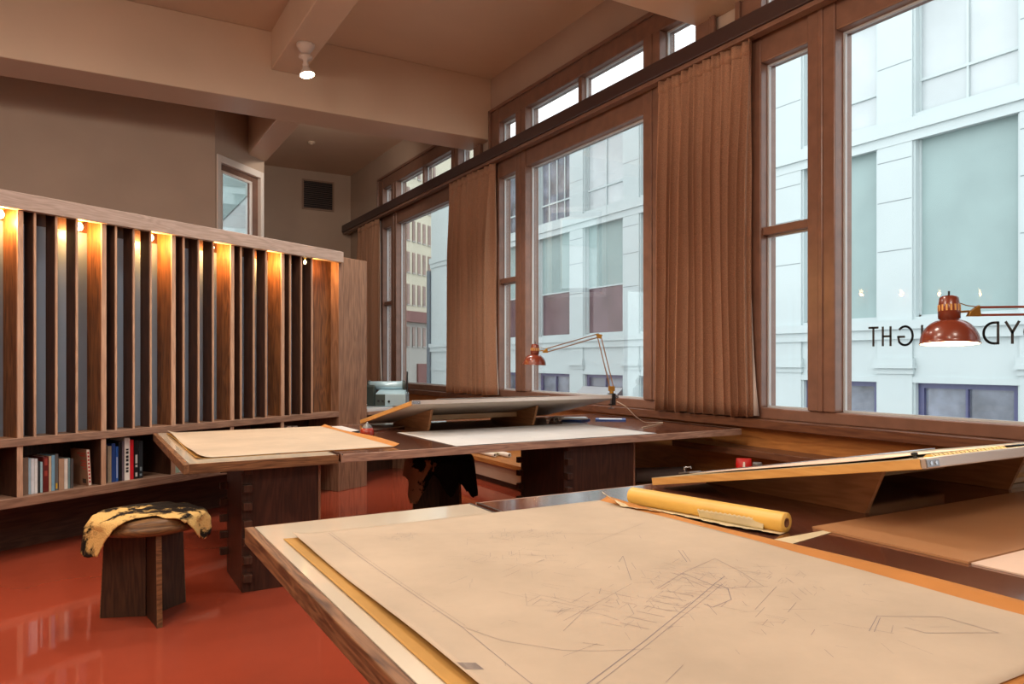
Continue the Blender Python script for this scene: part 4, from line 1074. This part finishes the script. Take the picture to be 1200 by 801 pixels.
for i, (y1, y0) in enumerate(YS):
    w = MB(); XX = FXp+.22
    big = y1 < 14
    shade_z = ZL0 if (big or i == 5 or i == 3) else 4.6
    sh = bx(XX, XX+.05, y0+.08, y1-.05, shade_z, ZL1).build('blind', 'shade', b)
    fr = MB()
    for z in (ZL0, ZL1-.06): fr.box(XX-.05, XX+.1, y0, y1, z, z+.06)
    fr.box(XX-.05, XX+.1, y0, y0+.06, ZL0, ZL1); fr.box(XX-.05, XX+.1, y1-.06, y1, ZL0, ZL1)
    if shade_z > ZL0: fr.box(XX-.03, XX+.1, y0, y1, shade_z-.06, shade_z)
    fo = fr.build('window', 'facade', b)
    if shade_z > ZL0: bx(XX+.02, XX+.05, y0+.06, y1-.06, ZL0+.06, shade_z-.06).build('pane', 'darkglass', fo)
    fr = MB()
    for z in (ZU0, 9.0, ZU1-.06): fr.box(XX-.05, XX+.1, y0, y1, z, z+.07)
    for q in ((0, .25, .5, .75, 1.) if i > 6 else (0, .5, 1.)): fr.box(XX-.04, XX+.1, y0+(y1-y0-.06)*q, y0+(y1-y0-.06)*q+.06, ZU0, ZU1)
    fo = fr.build('window', 'facade', b)
    bx(XX+.02, XX+.05, y0+.03, y1-.03, ZU0+.03, ZU1-.03).build('pane', 'blueglass' if i in (7, 8) else 'greyglass', fo)
    fr = MB()
    for a in ((y0, y1, ZB1-.14, ZB1), (y0, y0+.16, ZB0, ZB1-.14), (y1-.16, y1, ZB0, ZB1-.14), ((y0+y1)/2-.03, (y0+y1)/2+.03, ZB0, ZB1-.14)): fr.box(XX-.08, XX+.1, *a)
    fo = fr.build('window', 'purpleframe', b)
    bx(XX+.02, XX+.05, y0+.05, y1-.05, ZB0, ZB1-.05).build('pane', 'blueglass', fo)
MB().prism([(FXp-.02, 25.0, .05), (FXp-.02, 27.9, .05), (FXp-.6, 27.9, -.4), (FXp-.6, 25.0, -.4)], (-.01, 0, .03)).build('awning', 'awning', b)
m = MB().cyl((FXp-.1, 45.32, -1), (FXp-.1, 45.32, 7.2), .16, n=10); m.build('downpipe', 'gutter', b)
bx(FXp-.04, FXp, 41.0, 41.9, 3.9, 5.8).build('wall_grille', 'seam', b)
# reddish sign-coloured shop front at the far ground floor
bx(FXp-.06, FXp, 40.0, 42.3, -2.0, .1).build('orange_shop_front', plain('shop_orange', (196, 106, 62), .5), b)

# diagonal building closing the street
b = thing('building', (30, 66, -4.5), 'cream and grey building closing the street, with rows of small windows', 'building')
D0 = Vector((23.5, 58.0, 0)); DD = Vector((math.sin(math.radians(54.3)), math.cos(math.radians(54.3)), 0)); DNn = Vector((-DD.y, DD.x, 0))
D0 = D0-DD*14
def db(mb, s0, s1, o0, o1, z0, z1): return mb.obox(D0+DD*(s0+s1)/2+DNn*(o0+o1)/2+Vector((0, 0, (z0+z1)/2)), DD, DNn, (0, 0, 1), ((s1-s0)/2, (o1-o0)/2, (z1-z0)/2))
db(MB(), -4, 34, 0, 8, -4.5, 4.6).build('lower_wall', 'facade2', b)
db(MB(), -4, 34, 0, 8, 4.6, 26).build('upper_wall', 'facade_cream', b)
db(MB(), -4, 34, -.5, 0, 4.5, 5.4).build('cornice', 'maroon', b)
db(MB(), -4, 34, -.12, 0, -4.5, -1.2).build('dado', 'maroon', b)
for z0_, z1_ in ((2.5, 4.1), (6.0, 7.7), (8.7, 10.4), (11.4, 13.1), (14.1, 15.8), (16.8, 18.5)):
    for kx in range(11):
        s0 = 9.6+kx*.86
        f_ = db(MB(), s0, s0+.40, -.06, .0, z0_, z1_).build('window', 'brownglass', b)
        db(MB(), s0-.05, s0+.45, -.12, 0, z0_-.1, z0_).build('sill', 'facade2', f_)
db(MB(), 15.5, 17.3, -.15, 0, -4.5, -.2+1.2).build('doorway', 'maroon', b)
# street
struct('street_1', bx(4.7, 60, -30, 110, -4.7, -4.5), 'asphalt', 'grey street surface far below the windows')
struct('street_2', bx(17.4, 20, -30, 50, -4.5, -4.35), 'kerb', 'pale pavement in front of the building opposite')
# lightwell wall seen through the small window
b = thing('lightwell_building', (-1, 16, -4.5), 'pale wall with teal glass seen through the small window', 'building')
bx(-6, 2.0, 16.0, 16.3, -4.5, 7.2).build('wall', 'facade', b)
bx(-6, 2.0, 15.95, 16.0, 4.25, 7.0).build('glazing', 'shade', b)
bx(2.02, 2.045, 10.75, 13.9, -4.5, 4.9).build('side_wall', 'facade', b); bx(2.0, 2.02, 10.8, 13.9, 3.55, 4.7).build('side_glazing', 'shade', b)

# ================================================================= LIGHT
w = bpy.data.worlds.new('World'); SC.world = w; w.use_nodes = True
nt = w.node_tree; bg = nt.nodes['Background']
bg.inputs['Color'].default_value = (.93, .97, 1.0, 1); bg.inputs['Strength'].default_value = 2.3
def light(kind, name, loc, power, col, size=.05, aim=None, spot=None, blend=.6, parent=None):
    d = bpy.data.lights.new(name, kind); d.energy = power; d.color = col
    if kind in ('POINT', 'SPOT'): d.shadow_soft_size = size
    if kind == 'SPOT': d.spot_size = math.radians(spot); d.spot_blend = blend
    o = bpy.data.objects.new(name, d); COL.objects.link(o); o.location = loc
    if aim is not None: o.rotation_euler = (Vector(aim)-Vector(loc)).to_track_quat('-Z', 'Y').to_euler()
    return o
WARM = (1., .90, .78); AMB = (1., .46, .12)
for s in bulbs:
    light('POINT', 'shelf_light', bk(s+.03, .07, 2.07), 11.0, AMB, .02)
light('SPOT', 'beam_spot', SPOT, 60, WARM, .05, SPOT+SPOTAX, 110)
# unseen fill lights added to brighten the room, without fixtures
for x, y, p in ((.6, -1.2, 120), (-.9, 2.6, 150), (-2.4, -1.2, 130), (-2.3, 4.3, 130)):
    light('POINT', 'unseen_fill_light', (x, y, 3.85), p, WARM, .4)
for x, y, p in ((1.2, 4.9, 110), (1.4, 3.0, 110), (2.7, 6.3, 170)):
    light('SPOT', 'unseen_fill_light', (x, y, 3.85), p, WARM, .16, (x, y, 0), 132)
light('SPOT', 'unseen_fill_light', (2.9, 9.2, 4.3), 65, WARM, .12, (3.3, 13.8, 3.0), 110)  # added spot, out of view, brightening the vent wall
for pos, ax, p in ((b1, a1, 1.5), (b2, a2, 2.5)):
    light('SPOT', 'desk_lamp_light', pos, p, (1., .74, .45), .03, pos+ax, 150)

# ================================================================= CAMERA
cam = bpy.data.cameras.new('Camera'); co = bpy.data.objects.new('Camera', cam); COL.objects.link(co)
co.location = (0, 0, 1.22); co.rotation_euler = (PI/2, 0, -math.radians(30.1))
cam.sensor_width = 36; cam.lens = 36*868/1200; cam.shift_y = 22.5/1200; cam.clip_start = .02; cam.clip_end = 500
SC.camera = co
vs = SC.view_settings; vs.view_transform = 'Standard'; vs.look = 'None'; vs.exposure = 0.22; vs.gamma = 1; vs.use_curve_mapping = False
SC.cycles.max_bounces = 10; SC.cycles.diffuse_bounces = 5; SC.cycles.transparent_max_bounces = 16
SC.cycles.use_denoising = True
